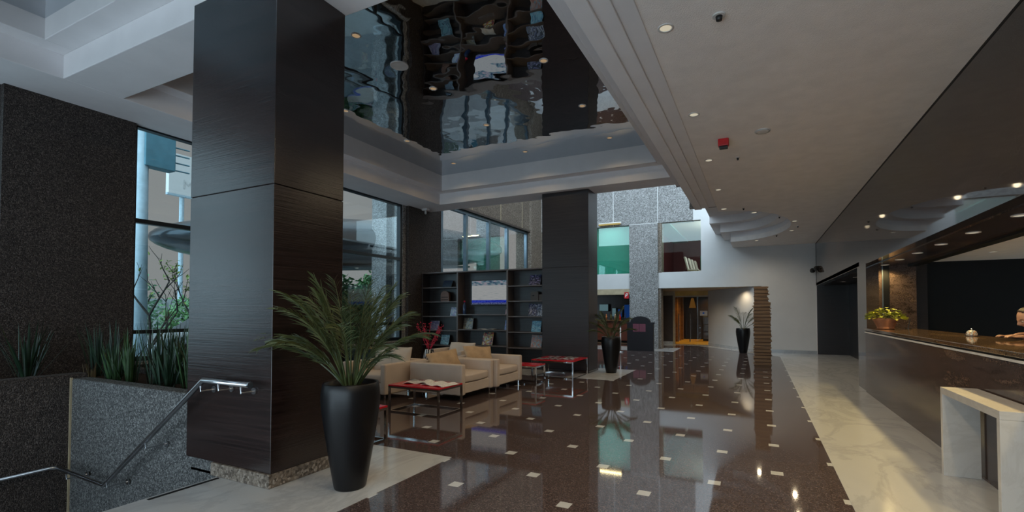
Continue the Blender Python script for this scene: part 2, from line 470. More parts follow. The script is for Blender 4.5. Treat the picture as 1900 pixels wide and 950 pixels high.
# planter walls (exposed aggregate parapets)
b = B(); b.prism([(-4.95, 2.72), (-4.95, 2.90), (-7.70, 2.92), (-7.70, 2.74), ], -1.3, .69)
o = struct('wall_planter', b, M['agg_grey'], bevel=.02)
b = B(); b.box(-7.72, -7.50, -3, 2.90, -1.3, .74)
struct('wall_stair', b, M['agg_dark'], bevel=.02)
b = B(); b.box(-7.50, -7.485, 2.72, 2.745, -1.3, .70)
struct('trim_2', b, M['beige'])
b = B(); b.box(-8.9, -7.72, -3, 2.9, .3, .64); b.box(-8.9, -4.95, 2.92, 3.72, -.02, .60)
struct('floor_planter_bed', b, M['soil'])
b = B(); b.box(-8.9, -4.96, 3.72, 3.86, 0, .66)
struct('wall_planter_rear', b, M['agg_dark'])
# clad closure below the column over the stair
b = B(); b.box(-4.96, -4.53, 2.70, 2.9, -1.3, .12)
struct('wall_stair_end', b, M['agg_grey'])

# ---- left wall: piers, sills, window frames
b = B(); b.box(-9.5, WX, 2.50, 3.96, -.2, BZ + .9); struct('wall_left', b, M['agg_dark'])
b = B(); b.box(-9.5, WX, 10.43, 11.94, -.2, 8); struct('wall_left', b, M['agg_dark'])
b = B(); b.box(-9.5, WX - .0, 6.55, 7.15, -.2, BZ + .9); struct('wall_left', b, M['agg_dark'])
b = B(); b.box(-9.35, WX, 3.96, 6.55, -.2, .66); b.box(-9.35, WX, 7.15, 10.43, -.2, .66)
struct('wall_left_sill', b, M['agg_dark'])
b = B(); b.box(-9.3, WX + .04, 7.15, 10.43, .66, .70); b.box(-9.3, WX + .04, 3.96, 6.55, .66, .70)
struct('trim_3', b, M['agg_light'])
b = B(); b.box(-9.5, WX, -3, -1.2, -.2, BZ + .9); struct('wall_left', b, M['agg_dark'])
b = B(); b.box(-9.35, WX, -1.2, 2.5, -.2, .66); struct('wall_left_sill', b, M['agg_dark'])

def window(n, y0, y1, z0, z1, mull, trans, glass, fr, fw=.07, x=-9.08):
    b = B(); b.box(x - .006, x + .006, y0, y1, z0, z1)
    w = struct('window_%d' % n, b, glass)
    b = B()
    for y in (y0 + fw / 2, y1 - fw / 2): b.box(x - .06, x + .06, y - fw / 2, y + fw / 2, z0, z1)
    for z in (z0 + fw / 2, z1 - fw / 2): b.box(x - .06, x + .06, y0 + fw, y1 - fw, z - fw / 2, z + fw / 2)
    struct('window_frame', b, fr, w)
    for y in mull:
        b = B(); b.box(x - .06, x + .06, y - fw / 2, y + fw / 2, z0 + fw, z1 - fw); struct('mullion', b, fr, w)
    for z, hw in trans:
        b = B(); b.box(x - .055, x + .055, y0 + fw, y1 - fw, z - hw, z + hw); struct('transom', b, fr, w)
    return w
window(1, 3.96, 6.55, .70, BZ + .05, [], [(2.97, .035), (1.17, .03)], M['win_glass'], M['frame'])
window(2, 7.15, 10.30, .70, BZ + .05, [], [(2.97, .035), (1.17, .04)], M['win_glass'], M['frame'], .085)
b = B(); b.box(-9.3, -9.0, 10.30, 10.43, .7, BZ + .05); struct('trim_4', b, M['agg_light'])
b = B(); b.box(-9.12, -9.04, 9.12, 9.24, .78, 1.15); struct('trim_5', b, M['frame'])
window(3, -1.2, 2.5, .70, BZ + .05, [.65], [(2.97, .035), (1.17, .03)], M['win_glass'], M['frame'])
window(4, 11.95, 18.1, .70, 4.93, [13.42, 14.92, 16.32], [], M['shop_glass'], M['alu'], .12, -8.98)
b = B(); b.box(-9.35, WX, 11.95, 18.1, -.2, .7); struct('wall_left_sill', b, M['agg_warm'])
# aggregate wall above and beyond the storefront
b = B()
b.box(-9.5, -8.85, 11.94, 18.1, 4.97, 8.2)
struct('wall_left_upper', b, M['agg_warm'])
b = B(); b.box(-8.86, -8.80, 11.94, 18.15, 4.90, 4.97); struct('trim_6', b, M['brown_panel'])
b = B(); b.box(-9.5, -8.75, 18.1, 19.15, 0, 8.2); struct('wall_left_corner', b, M['agg_warm'], bevel=.02)
b = B()
for y in (13.6, 15.6, 17.4): b.box(-8.852, -8.842, y, y + .03, 4.98, 8.2)
struct('trim_7', b, M['beige'])

# ---- back of the atrium
BY = 19.15
b = B(); b.box(-8.75, -2.25, BY, BY + .4, 5.06, 8.2)
b.box(-4.75, -3.60, BY - .08, BY + .5, 0, 5.06)
struct('wall_back', b, M['agg_light'])
b = B()
for x in (-5.45, -3.62): b.box(x, x + .025, BY - .006, BY + .01, 5.06, 8.2)
b.box(-4.75, -3.60, BY - .086, BY - .07, 5.04, 5.065)
struct('trim_8', b, M['white_wall'])
b = B(); b.box(-8.75, -7.4, BY - .02, BY + .4, 0, 5.06); struct('wall_back_left', b, M['agg_warm'])
# white band under the mezzanine windows + white wall on the right
b = B()
b.box(-7.4, -4.75, BY, BY + .3, 2.43, 3.05)
b.prism_y([(-3.60, 2.43), (-.13, 2.43), (-.13, 0), (1.85, 0), (1.85, 4.9), (-1.97, 4.9), (-1.97, 3.05), (-3.60, 3.05)], BY, BY + .25)
struct('wall_back_white', b, M['white_wall'])
b = B(); b.box(-2.25, -1.97, BY, BY + .25, 5.06, 6.5); b.box(-1.97, 1.85, BY, BY + .25, 4.9, 6.5); struct('wall_back_white', b, M['white_wall'])
b = B(); b.box(-3.60, -3.47, BY + .02, BY + .5, 3.05, 5.06); b.box(-3.62, -3.50, BY + .05, BY + .5, 0, 2.43); struct('trim_9', b, M['agg_warm'])
# soffit under the mezzanine
b = B(); b.box(-8.9, 1.0, BY + .24, 26.5, 2.43, 2.6); struct('ceiling_soffit', b, M['beige'])
# slanted wall behind the far vase
b = B(); b.prism([(-.13, BY), (.1, BY), (-1.8, 22.5), (-2.02, 22.4)], 0, 2.43); struct('wall_slanted', b, M['white_wall'])
b = B(); b.prism([(-.14, BY - .012), (-.128, BY - .006), (-2.02, 22.385), (-2.035, 22.38)], 0, .10); struct('baseboard_slanted', b, M['marble'])
b = B(); b.box(-.13, 1.85, BY - .015, BY, 0, .12); struct('baseboard_back', b, M['marble_grey'])

# ---- right: fascia, pillar strip, recess, reception niche
b = B()
b.box(1.85, 2.02, -3, 19.15, 2.40, CZ + .02)
struct('wall_right', b, M['fascia'])
b = B(); b.box(1.825, 2.02, 10.60, 11.45, 0, 2.40); struct('wall_right_pillar', b, M['fascia'])
b = B(); b.box(1.846, 1.86, -3, 19.15, CZ - .025, CZ + .02); struct('trim_10', b, M['black'])
b = B(); b.box(1.846, 1.852, 19.05, 19.15, 2.4, CZ); struct('trim_11', b, M['black'])
# recess
b = B(); b.box(2.8, 2.95, 11.45, 19.3, 0, 2.45); struct('wall_recess', b, M['dark_panel'])
b = B(); b.box(2.02, 2.8, 11.40, 11.50, 0, 2.45); b.box(1.87, 2.8, 19.15, 19.3, 0, 2.45); struct('wall_recess_end', b, M['dark_panel'])
b = B(); b.box(1.85, 2.95, 11.40, 19.3, 2.41, 2.5); struct('ceiling_recess', b, M['dark_panel'])
b = B(); b.box(2.79, 2.80, 14.6, 14.64, 0, 2.4); b.box(2.79, 2.80, 16.9, 16.94, 0, 2.4); struct('trim_12', b, M['black'])
# niche
b = B(); b.box(2.02, 2.72, -3, 11.2, 2.39, 2.47); struct('ceiling_niche_soffit', b, M['stone'])
b = B(); b.box(2.72, 7, -3, 11.8, 2.48, 2.56); struct('ceiling_niche', b, M['textured'])
b = B(); b.box(2.02, 2.72, 11.2, 11.38, 0, 2.47); struct('wall_niche_end', b, M['stone'])
b = B(); b.box(2.72, 7, 11.76, 11.9, 0, 2.56); struct('wall_niche', b, M['black'])
b = B(); b.box(2.20, 2.30, 11.185, 11.2, 1.2, 2.39); struct('trim_13', b, M['black'])
b = B(); b.box(2.185, 2.20, 11.18, 11.2, 1.2, 2.39); struct('trim_14', b, M['alu'])
b = B(); b.box(2.60, 2.74, -3, 11.2, 2.36, 2.39); struct('trim_15', b, M['black'])

b = B(); b.box(2.02, 7.1, -3.2, -3.1, 0, 2.56); struct('wall_niche_front', b, M['black'])
b = B(); b.box(7, 7.1, -3.1, 11.76, 0, 2.56); struct('wall_niche_rear', b, M['black'])
# ---- low ceiling on the right with the stepped oval opening towards the atrium
def bite(left, cx_, cy_, rx, ry, y0, y1, right):
    pts = [(left, y0), (left, cy_ - ry)]
    if left < cx_ - 1e-4: pts.append((cx_, cy_ - ry))
    n = 40
    for i in range(1, n):
        a = -PI / 2 + PI * i / n
        pts.append((cx_ + rx * math.cos(a), cy_ + ry * math.sin(a)))
    if left < cx_ - 1e-4: pts.append((cx_, cy_ + ry))
    pts += [(left, cy_ + ry), (left, y1), (right, y1), (right, y0)]
    return pts
b = B(); b.prism(bite(-.835, -.835, 14.8, 1.68, 2.72, 11.40, BY, 1.95), CZ, CZ + .16)
b.box(-.835, 1.95, -3, 11.40, CZ, CZ + .16)
struct('ceiling', b, M['textured'])
b = B()
b.prism(bite(-1.14, -.835, 14.8, 1.38, 2.36, 12.05, BY, 1.95), CZ + .30, CZ + .42)
b.prism(bite(-1.45, -.835, 14.8, 1.05, 1.98, 12.4, BY, 1.95), CZ + .56, CZ + .70)
b.box(-1.45, 1.95, 12.4, BY, CZ + .80, CZ + .88)
# risers between the tiers
def riser(rx, ry, z0, z1, left, w=.05):
    o_ = []; i_ = []
    n = 40
    for i in range(n + 1):
        a = -PI / 2 + PI * i / n
        o_.append((-.835 + (rx + w) * math.cos(a), 14.8 + (ry + w) * math.sin(a))); i_.append((-.835 + rx * math.cos(a), 14.8 + ry * math.sin(a)))
    poly = [(left, o_[0][1])] + o_ + [(left, o_[-1][1]), (left, i_[-1][1])] + i_[::-1] + [(left, i_[0][1])]
    b.prism(poly, z0, z1)
riser(1.68, 2.72, CZ + .16, CZ + .30, -.835); riser(1.38, 2.36, CZ + .42, CZ + .56, -1.14); riser(1.05, 1.98, CZ + .70, CZ + .80, -1.45)
struct('ceiling_oval_steps', b, M['plaster'])
# ---- coffered beams (white) round the mirrored ceilings
b = B()
b.box(-9.0, -8.05, -3, 11.4, BZ, BZ + .9)                     # along the windows
b.box(-8.05, -1.62, 2.78, 3.42, BZ, BZ + .9)                  # over the near column
b.box(-8.05, -1.70, 10.72, 11.42, BZ, BZ + .9)                # over the far column
b.box(-1.72, -1.30, -3, 11.42, BZ - .04, BZ + .9)             # right hand beam
b.box(-9.5, -8.05, 11.4, 11.42, BZ, BZ + .9)
struct('ceiling_beams', b, M['plaster'], bevel=.008)
b = B()                                                       # upper step
for (x0, x1, y0, y1) in ((-8.05, -1.72, 3.42, 10.72), (-8.05, -1.72, -3, 2.78)):
    z0, z1 = BZ + .30, BZ + (.74 if y0 > 0 else .58)
    b.box(x0, x0 + .27, y0, y1, z0, z1); b.box(x1 - .27, x1, y0, y1, z0, z1)
    b.box(x0 + .27, x1 - .27, y1 - .27, y1, z0, z1); b.box(x0 + .27, x1 - .27, y0, y0 + .27, z0, z1)
struct('ceiling_coffer_steps', b, M['plaster'], bevel=.008)
b = B()                                                       # moulded edge band of the low ceiling
for x0, x1, z in ((-.995, -.835, CZ - .012), (-1.145, -.995, CZ - .03), (-1.30, -1.145, CZ - .05)):
    b.box(x0, x1, -3, 11.40, z, CZ + .7)
struct('ceiling_edge_band', b, M['plaster'], bevel=.006)
b = B(); b.box(-1.42, -.84, 11.42, 11.52, CZ + .0, CZ + .7); struct('ceiling_beam_end', b, M['agg_light'])
b = B(); b.box(-1.72, -1.42, 11.42, 11.47, BZ - .05, BZ + .9); struct('trim_16', b, M['brown_panel'])
for y0, y1 in ((3.69, 10.45), (-3, 2.51)):
    b = B(); zm_ = BZ + (.72 if y0 > 0 else .56); b.box(-7.79, -1.98, y0, y1, zm_, zm_ + .02); struct('ceiling_mirror', b, M['mirror'])

b = B(); b.box(-9.5, 1.95, -3.2, -3.0, 2.9, 6); struct('wall_front', b, M['white_wall'])  # header wall out of view, added to cut light on upper column and beams

# ================================================================== COLUMNS
def column(x0, x1, y0, y1, z1, label, ph):
    t = thing('wood_clad_column', label, 'column', ((x0 + x1) / 2, (y0 + y1) / 2, 0))
    cx_, cy_ = t.location[0], t.location[1]
    b = B(); b.box(x0 - cx_, x1 - cx_, y0 - cy_, y1 - cy_, ph, 2.598)
    wm_ = M['wood'] if y0 < 5 else M['wood_far']
    part(t, 'lower_cladding', b, wm_, bevel=.004)
    b = B(); b.box(x0 - cx_, x1 - cx_, y0 - cy_, y1 - cy_, 2.604, z1)
    part(t, 'upper_cladding', b, wm_, bevel=.004)
    b = B(); b.box(x0 - cx_ + .01, x1 - cx_ - .01, y0 - cy_ + .01, y1 - cy_ - .01, 2.59, 2.61)
    part(t, 'shadow_joint', b, M['black'])
    b = B(); b.box(x0 - cx_ + (.42 if y0 < 5 else 0.02), x1 - cx_ + .01, y0 - cy_ - .02, y1 - cy_ + .02, T, ph)
    part(t, 'plinth', b, M['agg_warm'] if y0 < 5 else M['wood'], 'speckled stone plinth' if y0 < 5 else None, bevel=.006)
column(-4.955, -3.735, 2.655, 3.40, BZ - .002, 'tall dark wood clad column beside the stair handrail, nearest the camera', .12)
column(-4.95, -3.71, 10.87, 11.57, BZ + .30, 'dark wood clad column at the right end of the bookshelf', .06)

# ================================================================== HANDRAIL
t = thing('stair_handrail', 'brushed steel handrail running from the near column down the stair wall', 'handrail', (-4.4, 2.56, 0))
b = B(); pts = [(.56, 0, .885), (-.10, 0, .885), (-1.85, 0, -.33), (-2.93, .04, -.255), (-2.95, -2.2, -.33)]
pts = [(.56, -.03, .885), (-.08, -.03, .885), (-1.84, .0, -.33), (-2.90, .0, -.30)]
b.tube(pts, .024, 14)
part(t, 'sloping_rail', b, M['steel'], smooth=True)
b = B(); b.tube([(-2.90, 0, -.30), (-2.96, -.06, -.30), (-2.96, -3.0, -.34)], .022, 12); part(t, 'lower_rail', b, M['steel'], smooth=True)
b = B(); b.lathe([(0, 0), (.026, 0), (.026, .012), (0, .012)], 16, (0, 0, 0))
b = B(); b.tube([(.558, -.03, .885), (.575, -.03, .885)], .027, 14); part(t, 'end_cap', b, M['steel'])
for x, z, wy in ((.45, .885, .092), (.14, .885, .092), (-.12, .86, .092), (-1.0, .24, .155), (-1.72, -.25, .155), (-2.6, -.30, .155)):
    b = B(); b.tube([(x, -.03, z - .02), (x, -.03, z - .075), (x, wy - .008, z - .075)], .008, 8)
    b.tube([(x, wy - .012, z - .075), (x, wy, z - .075)], .03, 14)
    part(t, 'bracket', b, M['steel'])

# ================================================================== LAMPS
def downlight(loc, label, lens, power, color, r=.055, spot=150, group=None, src=.05, real=True):
    t = thing('downlight', label, 'downlight', loc, 0, group)
    b = B(); b.lathe([(r, .004), (r, -.006), (r * 1.35, -.004), (r * 1.35, .004)], 24); part(t, 'trim_ring', b, M['trim_white'], smooth=True)
    b = B(); b.lathe([(0, -.001), (r, -.001)], 24); part(t, 'lens', b, lens)
    if real and power:
        ld = bpy.data.lights.new('lamp', 'SPOT'); ld.energy = power * LAMP; ld.color = color; ld.spot_size = R(spot); ld.spot_blend = .7; ld.shadow_soft_size = src
        lo = link('lamp', ld, t, (0, 0, -.03))
    return t
WARM = (1, .80, .52); WARM2 = (1, .72, .38)
ORD = ['first', 'second', 'third', 'fourth', 'fifth', 'sixth', 'seventh', 'eighth']
for i, y in enumerate((.15, 2.1, 4.02, 5.96, 7.88, 9.88)):
    lab = ('bright recessed downlight along the edge of the white ceiling, %s from the camera' % ORD[max(0, i - 2)]) if i >= 2 else 'recessed downlight in the white ceiling above and behind the camera'
    downlight((-.68, y, CZ), lab, M['lens_w'], 60, WARM, .05, 165, None if i >= 2 else 'ceiling edge downlights behind the camera')
for i, (x, y) in enumerate(((-.70, 11.80), (-.06, 12.55), (.90, 14.2), (.92, 15.85), (-.02, 17.55))):
    lab = ['where the ceiling band ends', 'on the near side of the oval opening', 'at the right tip of the oval opening, nearer one', 'at the right tip of the oval opening, farther one', 'on the far side of the oval opening'][i]
    downlight((x, y, CZ), 'small recessed downlight ' + lab, M['lens_w'], 42, WARM, .06, 165)
# unseen second row over the marble walk, added as fill light
for i, y in enumerate((-1.5, .6, 2.4)):
    downlight((1.15, y, CZ), 'added fill downlight over the marble walk behind the camera', M['lens_w'], 60, WARM, .05, 165, 'added fill downlights over the marble walk behind the camera')
# orange downlights set in the mirrored ceiling
k = 0
for y, rowname in ((4.6, 'nearest row'), (6.27, 'second row'), (7.97, 'third row'), (9.70, 'farthest row')):
    for x, cn in ((-6.86, 'left'), (-4.85, 'middle'), (-2.83, 'right')):
        if (x, y) == (-2.83, 4.6): continue
        downlight((x, y, BZ + .718), 'orange downlight in the mirrored ceiling, %s, %s' % (rowname, cn), M['lens_o'], 20, WARM2, .05)
t = thing('ceiling_speaker', 'round white flush speaker disc in the mirrored ceiling', 'speaker', (-4.86, 5.46, BZ + .718))
b = B(); b.lathe([(.115, .002), (.115, -.008), (.135, -.006), (.135, .002)], 32); part(t, 'rim', b, M['trim_white'], smooth=True)
b = B(); b.lathe([(0, -.004), (.115, -.004)], 32); part(t, 'grille', b, M['plastic_w'])
# niche soffit lights
for i, y in enumerate((11.0, 9.97, 8.97, 7.94, 6.91, 5.85, 4.8, 3.6)):
    downlight((2.20, y, 2.389), 'recessed downlight under the dark fascia over the counter, %s from the far end' % ORD[i], M['lens_w'], 48, (1, .74, .31), .05, 150)
for i, y in enumerate((10.2, 8.6, 7.0, 5.4)):
    downlight((3.5, y, 2.479), 'downlight in the beige ceiling behind the counter, %s from the far end' % ORD[i], M['lens_w'], 2.5, WARM, .05, 120)
for i, (x, y) in enumerate(((2.35, 17.0), (2.35, 14.9), (2.3, 13.0))):
    downlight((x, y, 2.409), 'downlight in the dark recess ceiling, %s from the white wall' % ORD[i], M['lens_o'], 3, WARM2, .05, 130)
for i, (x, y, w) in enumerate(((-2.55, 20.6, 'before the amber glass door'), (-.72, 19.42, 'above the far potted palm'))):
    downlight((x, y, 2.429), 'downlight in the low soffit ' + w, M['lens_w'], 30, WARM, .05, 150)
# fluorescent bar above the teal window
t = thing('linear_lamp', 'glowing yellow fluorescent bar above the left mezzanine window', 'lamp', (-5.55, BY, 5.17))
b = B(); b.box(-.50, .46, -.10, 0, -.03, .05); part(t, 'housing', b, M['trim_white'], bevel=.01)
b = B(); b.tube([(-.48, -.13, -.03), (.44, -.13, -.03)], .035, 12); part(t, 'tube', b, M['tube'], smooth=True)
ld = bpy.data.lights.new('lamp', 'AREA'); ld.shape = 'RECTANGLE'; ld.size = .9; ld.size_y = .06; ld.energy = 5; ld.color = (1, .8, .4)
lo = link('lamp', ld, t, (0, -.17, -.05)); lo.rotation_euler = (R(-30), 0, 0)

# ---- small ceiling devices
def detector(loc, label, r=.05):
    t = thing('smoke_detector', label, 'detector', loc)
    b = B(); b.lathe([(0, -.012), (r, -.012), (r, 0), (0, 0)], 24); part(t, 'base', b, M['plastic_w'], smooth=False)
    b = B(); b.lathe([(0, -.05), (r * .45, -.045), (r * .55, -.012), (0, -.012)], 20); part(t, 'sensor', b, M['plastic_b'], smooth=True)
detector((-.26, 4.03, CZ), 'sprinkler head with white rose in the ceiling nearest the camera', .05)
detector((-.26, 7.92, CZ), 'small sprinkler head beyond the red alarm strobe', .03)
for x, y, w in ((-.28, 11.9, 'before the oval opening'), (.51, 13.35, 'at the right of the oval opening'), (1.03, 15.05, 'farthest right past the oval opening'), (.55, 16.6, 'at the far side of the oval opening')):
    detector((x, y, CZ), 'tiny sprinkler head ' + w, .035)
t = thing('flush_ceiling_disc', 'round white flush disc in the middle of the ceiling', 'ceiling disc', (.08, 6.9, CZ))
b = B(); b.lathe([(.07, 0), (.09, -.012), (.06, -.014), (0, -.010)], 28); part(t, 'cover', b, M['plastic_w'], smooth=True)
b = B(); b.lathe([(.10, 0), (.10, -.006), (.085, -.006)], 28); part(t, 'rim', b, M['trim_white'])
t = thing('alarm_strobe', 'red fire alarm strobe on the white ceiling', 'alarm', (-.41, 7.0, CZ))
b = B(); b.box(-.07, .07, -.05, .05, -.10, 0); part(t, 'body', b, M['plastic_r'], bevel=.01)
b = B(); b.box(-.055, .055, -.04, .04, -.135, -.10); part(t, 'lens', b, M['plastic_b'], bevel=.008)
for sx_, loc, lab in ((1, (1.73, 19.02, 2.93), 'black security camera on the white wall corner, left one'), (-1, (1.80, 18.55, 2.96), 'black security camera on the stone wall corner, right one')):
    t = thing('security_camera', lab, 'camera', loc)
    b = B(); b.ball((0, -.05, 0), .085, (1, 1, 1), 3); part(t, 'dome', b, M['plastic_b'], smooth=True)
    b = B(); b.tube([(0, -.02, .05), (0, .125, .08)] if sx_ > 0 else [(0, 0, .05), (.05, 0, .08)], .02, 10); part(t, 'arm', b, M['plastic_b'])
    b = B(); b.tube([(-.02, -.10, -.02), (-.05, -.22, -.05)], .04, 14); part(t, 'lens_tube', b, M['plastic_b'])
b = B(); b.box(-.08, .08, -.10, .02, -.05, .03)
t = thing('beam_sensor', 'small wall sensor bracket at the top of the far window pier', 'sensor', (-8.72, 10.95, BZ))
b = B(); b.box(-.10, .10, -.06, .06, -.06, 0); part(t, 'body', b, M['plastic_w'], bevel=.01)
b = B(); b.tube([(0, 0, -.06), (.02, -.03, -.16)], .03, 10); part(t, 'head', b, M['plastic_w'])

# ================================================================== VASES WITH PALMS
def make_vase(name, label, loc, sc=1.0):
    t = thing(name, label, 'plant pot', loc)
    b = B(); b.lathe([(0, 0), (.125, 0), (.131, .012), (.150, .12), (.180, .30), (.211, .50), (.234, .66), (.241, .75), (.238, .82), (.228, .885), (.222, .893), (.208, .885), (.205, .84), (.0, .84)], 64)
    part(t, 'pot', b, M['vase'], smooth=True)
    b = B(); b.lathe([(0, .855), (.12, .858), (.205, .845)], 32); part(t, 'soil', b, M['soil'], smooth=True)
    t.scale = (sc,) * 3
    return t
def palm(loc, label, nf, length, spread, seed, leaf=.2, lean=(0, 0), bare=.36):
    rnd = random.Random(seed)
    t = thing('palm', label, 'palm', loc)
    for k in range(nf):
        a = 2 * PI * k * .618 + rnd.uniform(-.3, .3); f0 = (k + .5) / nf
        L = length * (rnd.uniform(.75, 1.05) - .12 * f0); tilt = (.05 + .50 * f0 ** 1.4) * spread
        d = Vector((math.cos(a) * math.sin(tilt) + lean[0], math.sin(a) * math.sin(tilt) + lean[1], math.cos(tilt))).normalized()
        p = Vector((math.cos(a) * .06, math.sin(a) * .06, .012)); pts = []; dirs = []
        n = 18; droop = rnd.uniform(.7, 1.25) * (.35 + .9 * f0)
        for i in range(n + 1):
            pts.append(p.copy()); dirs.append(d.copy())
            p = p + d * L / n
            d = (d + Vector((math.cos(a), math.sin(a), 0)) * .045 * droop + Vector((0, 0, -.16 * droop * (i / n) ** 2.2))).normalized()
        b = B(); b.tube(pts, [.008 * (1 - .8 * i / n) + .001 for i in range(n + 1)], 5)
        s0 = int(n * bare)
        for i in range(s0, n + 1):
            for h in (0, .5):
                if i == n and h: continue
                q = pts[i].lerp(pts[min(i + 1, n)], h)
                f = (i + h - s0) / (n - s0); ll = leaf * (.45 + .65 * math.sin(PI * min(1, f * .85 + .12))) * rnd.uniform(.8, 1.15)
                dd = dirs[i]; side = dd.cross(Vector((0, 0, 1)))
                side = side.normalized() if side.length > .05 else Vector((-math.sin(a), math.cos(a), 0))
                for s_ in (-1, 1):
                    ld = (dd * 1.0 + side * s_ * .62 + Vector((rnd.uniform(-.15, .15), rnd.uniform(-.15, .15), rnd.uniform(-.1, .2)))).normalized()
                    b.blade(q, ld, ll, .0075, rnd.uniform(.3, .9), dd.cross(ld), 4)
        part(t, 'frond', b, M['palm'])
    return t
make_vase('plant_pot', 'tall satin black vase standing before the near wood column', (-3.165, 2.985, T))
palm((-3.165, 2.985, .845 + T), 'bushy feathery palm growing in the nearest black vase', 36, .98, 1.25, 3, leaf=.185)
make_vase('plant_pot', 'tall black vase beside the column at the end of the bookshelf', (-3.265, 11.25, T), .98)
palm((-3.265, 11.25, .83 + T), 'sparse drooping palm in the vase beside the far wood column', 16, .80, 1.9, 5, leaf=.22)
make_vase('plant_pot', 'tall black vase before the slanted pale wall at the back', (-.50, 18.62, T), 1.0)
palm((-.50, 18.62, .845 + T), 'small palm with few fronds in the back vase by the pale wall', 9, .80, 1.6, 11, leaf=.24)

# ================================================================== PLANTER GRASSES
GL = ['tall iris clump at the far left end of the planter', 'spreading iris clump against the pier, second from the left', 'iris clump with dry straw base before the right part of the pier',
      'dense iris clump at the corner of the planter', 'bright green low iris clump at the planter corner edge']
def clump(loc, h, n, spread, seed, mat, label, group=None, w=.022):
    rnd = random.Random(seed); b = B()
    for k in range(n):
        a = rnd.uniform(0, 2 * PI); tl = abs(rnd.gauss(0, spread)); d = Vector((math.cos(a) * tl, math.sin(a) * tl, 1))
        r0 = rnd.uniform(0, .09)
        b.blade((math.cos(a) * r0, math.sin(a) * r0, -.02), d, h * rnd.uniform(.55, 1.1), w * rnd.uniform(.7, 1.2), rnd.choice((.05, .15, .3, .7)), (-math.sin(a), math.cos(a), 0), 6)
    return solo('iris_clump', label, 'plant', b, mat, loc, group=group)
clump((-8.45, 2.02, .64), .72, 34, .26, 1, M['grass'], GL[0])
clump((-8.35, 2.62, .64), .78, 40, .30, 2, M['grass'], GL[1])
clump((-8.3, 3.30, .60), .82, 30, .22, 3, M['grass'], GL[2])
clump((-8.25, 3.22, .60), .25, 12, .2, 33, M['grass_dry'], 'dry straw tuft at the foot of the third iris clump')
clump((-7.75, 3.25, .60), .78, 40, .22, 4, M['grass'], GL[3])
clump((-7.30, 3.08, .60), .50, 36, .2, 5, M['grass_light'], GL[4])
xs = [-7.15, -6.8, -6.55, -6.3, -6.05, -5.8, -5.55, -5.3, -5.08]
for i, x in enumerate(xs):
    clump((x, 3.22 + .12 * ((i * 7) % 3 - 1) + .06, .60), .74 + .06 * ((i * 5) % 3 - 1), 40, .17, 20 + i, M['grass'] if i % 4 else M['grass_light'],
          'iris clump in the dense row along the stair wall, %s from the planter corner' % (ORD + ['ninth'])[i])
for i, x in enumerate((-7.0, -6.45, -5.95, -5.45)):
    clump((x, 3.55, .60), .80, 34, .15, 40 + i, M['grass'], 'iris clump in the rear row under the window, %s from the planter corner' % ORD[i])
b = B()
rr = random.Random(9)
for k in range(160):
    x = rr.uniform(-8.6, -5.05); y = rr.uniform(2.96, 3.12); a = rr.uniform(0, 2 * PI)
    b.blade((x, y, .603), (math.cos(a), math.sin(a), .15), .09, .022, .2, (-math.sin(a), math.cos(a), 0), 3)
o = solo('leaf_litter', 'dry brown leaves scattered on the planter soil', 'leaf litter', b, M['grass_dry']); o['kind'] = 'stuff'

# ================================================================== ARMCHAIRS (built facing +X)
def make_armchair(label, loc, rotz=0):
    t = thing('armchair', label, 'armchair', loc, rotz, None)
    D, W, H = 1.10, 1.03, .615      # depth along x, width along y
    b = B(); b.box(-D, -.03, -W / 2 + .10, W / 2 - .10, .12, .29); part(t, 'base', b, M['leather'], bevel=.015)
    for s_ in (-1, 1):
        y0, y1 = sorted((s_ * W / 2, s_ * (W / 2 - .115)))
        b = B(); b.box(-D, 0, y0, y1, .10, H); part(t, 'armrest', b, M['leather'], smooth=True, bevel=.028, seg=4)
    b = B(); b.box(-D, -D + .20, -W / 2 + .116, W / 2 - .116, .10, H); part(t, 'backrest', b, M['leather'], smooth=True, bevel=.028, seg=4)
    # seat cushion with a bulging front
    b = B(); n = 14; ya, yb = -W / 2 + .118, W / 2 - .118
    prof = []
    for i in range(n + 1):
        y = ya + (yb - ya) * i / n; bul = .045 * math.sin(PI * i / n)
        prof.append((y, -.045 + bul))
    pts = [(-D + .21, ya)] + [(x, y) for y, x in prof] + [(-D + .21, yb)]
    b.prism(pts, .30, .43); part(t, 'seat_cushion', b, M['leather'], smooth=True, bevel=.03, seg=4)
    for x in (-.06, -D + .06):
        for y in (-W / 2 + .06, W / 2 - .06):
            b = B(); b.tube([(x, y, 0), (x, y, .115)], .016, 10); part(t, 'leg', b, M['chrome'])
    return t
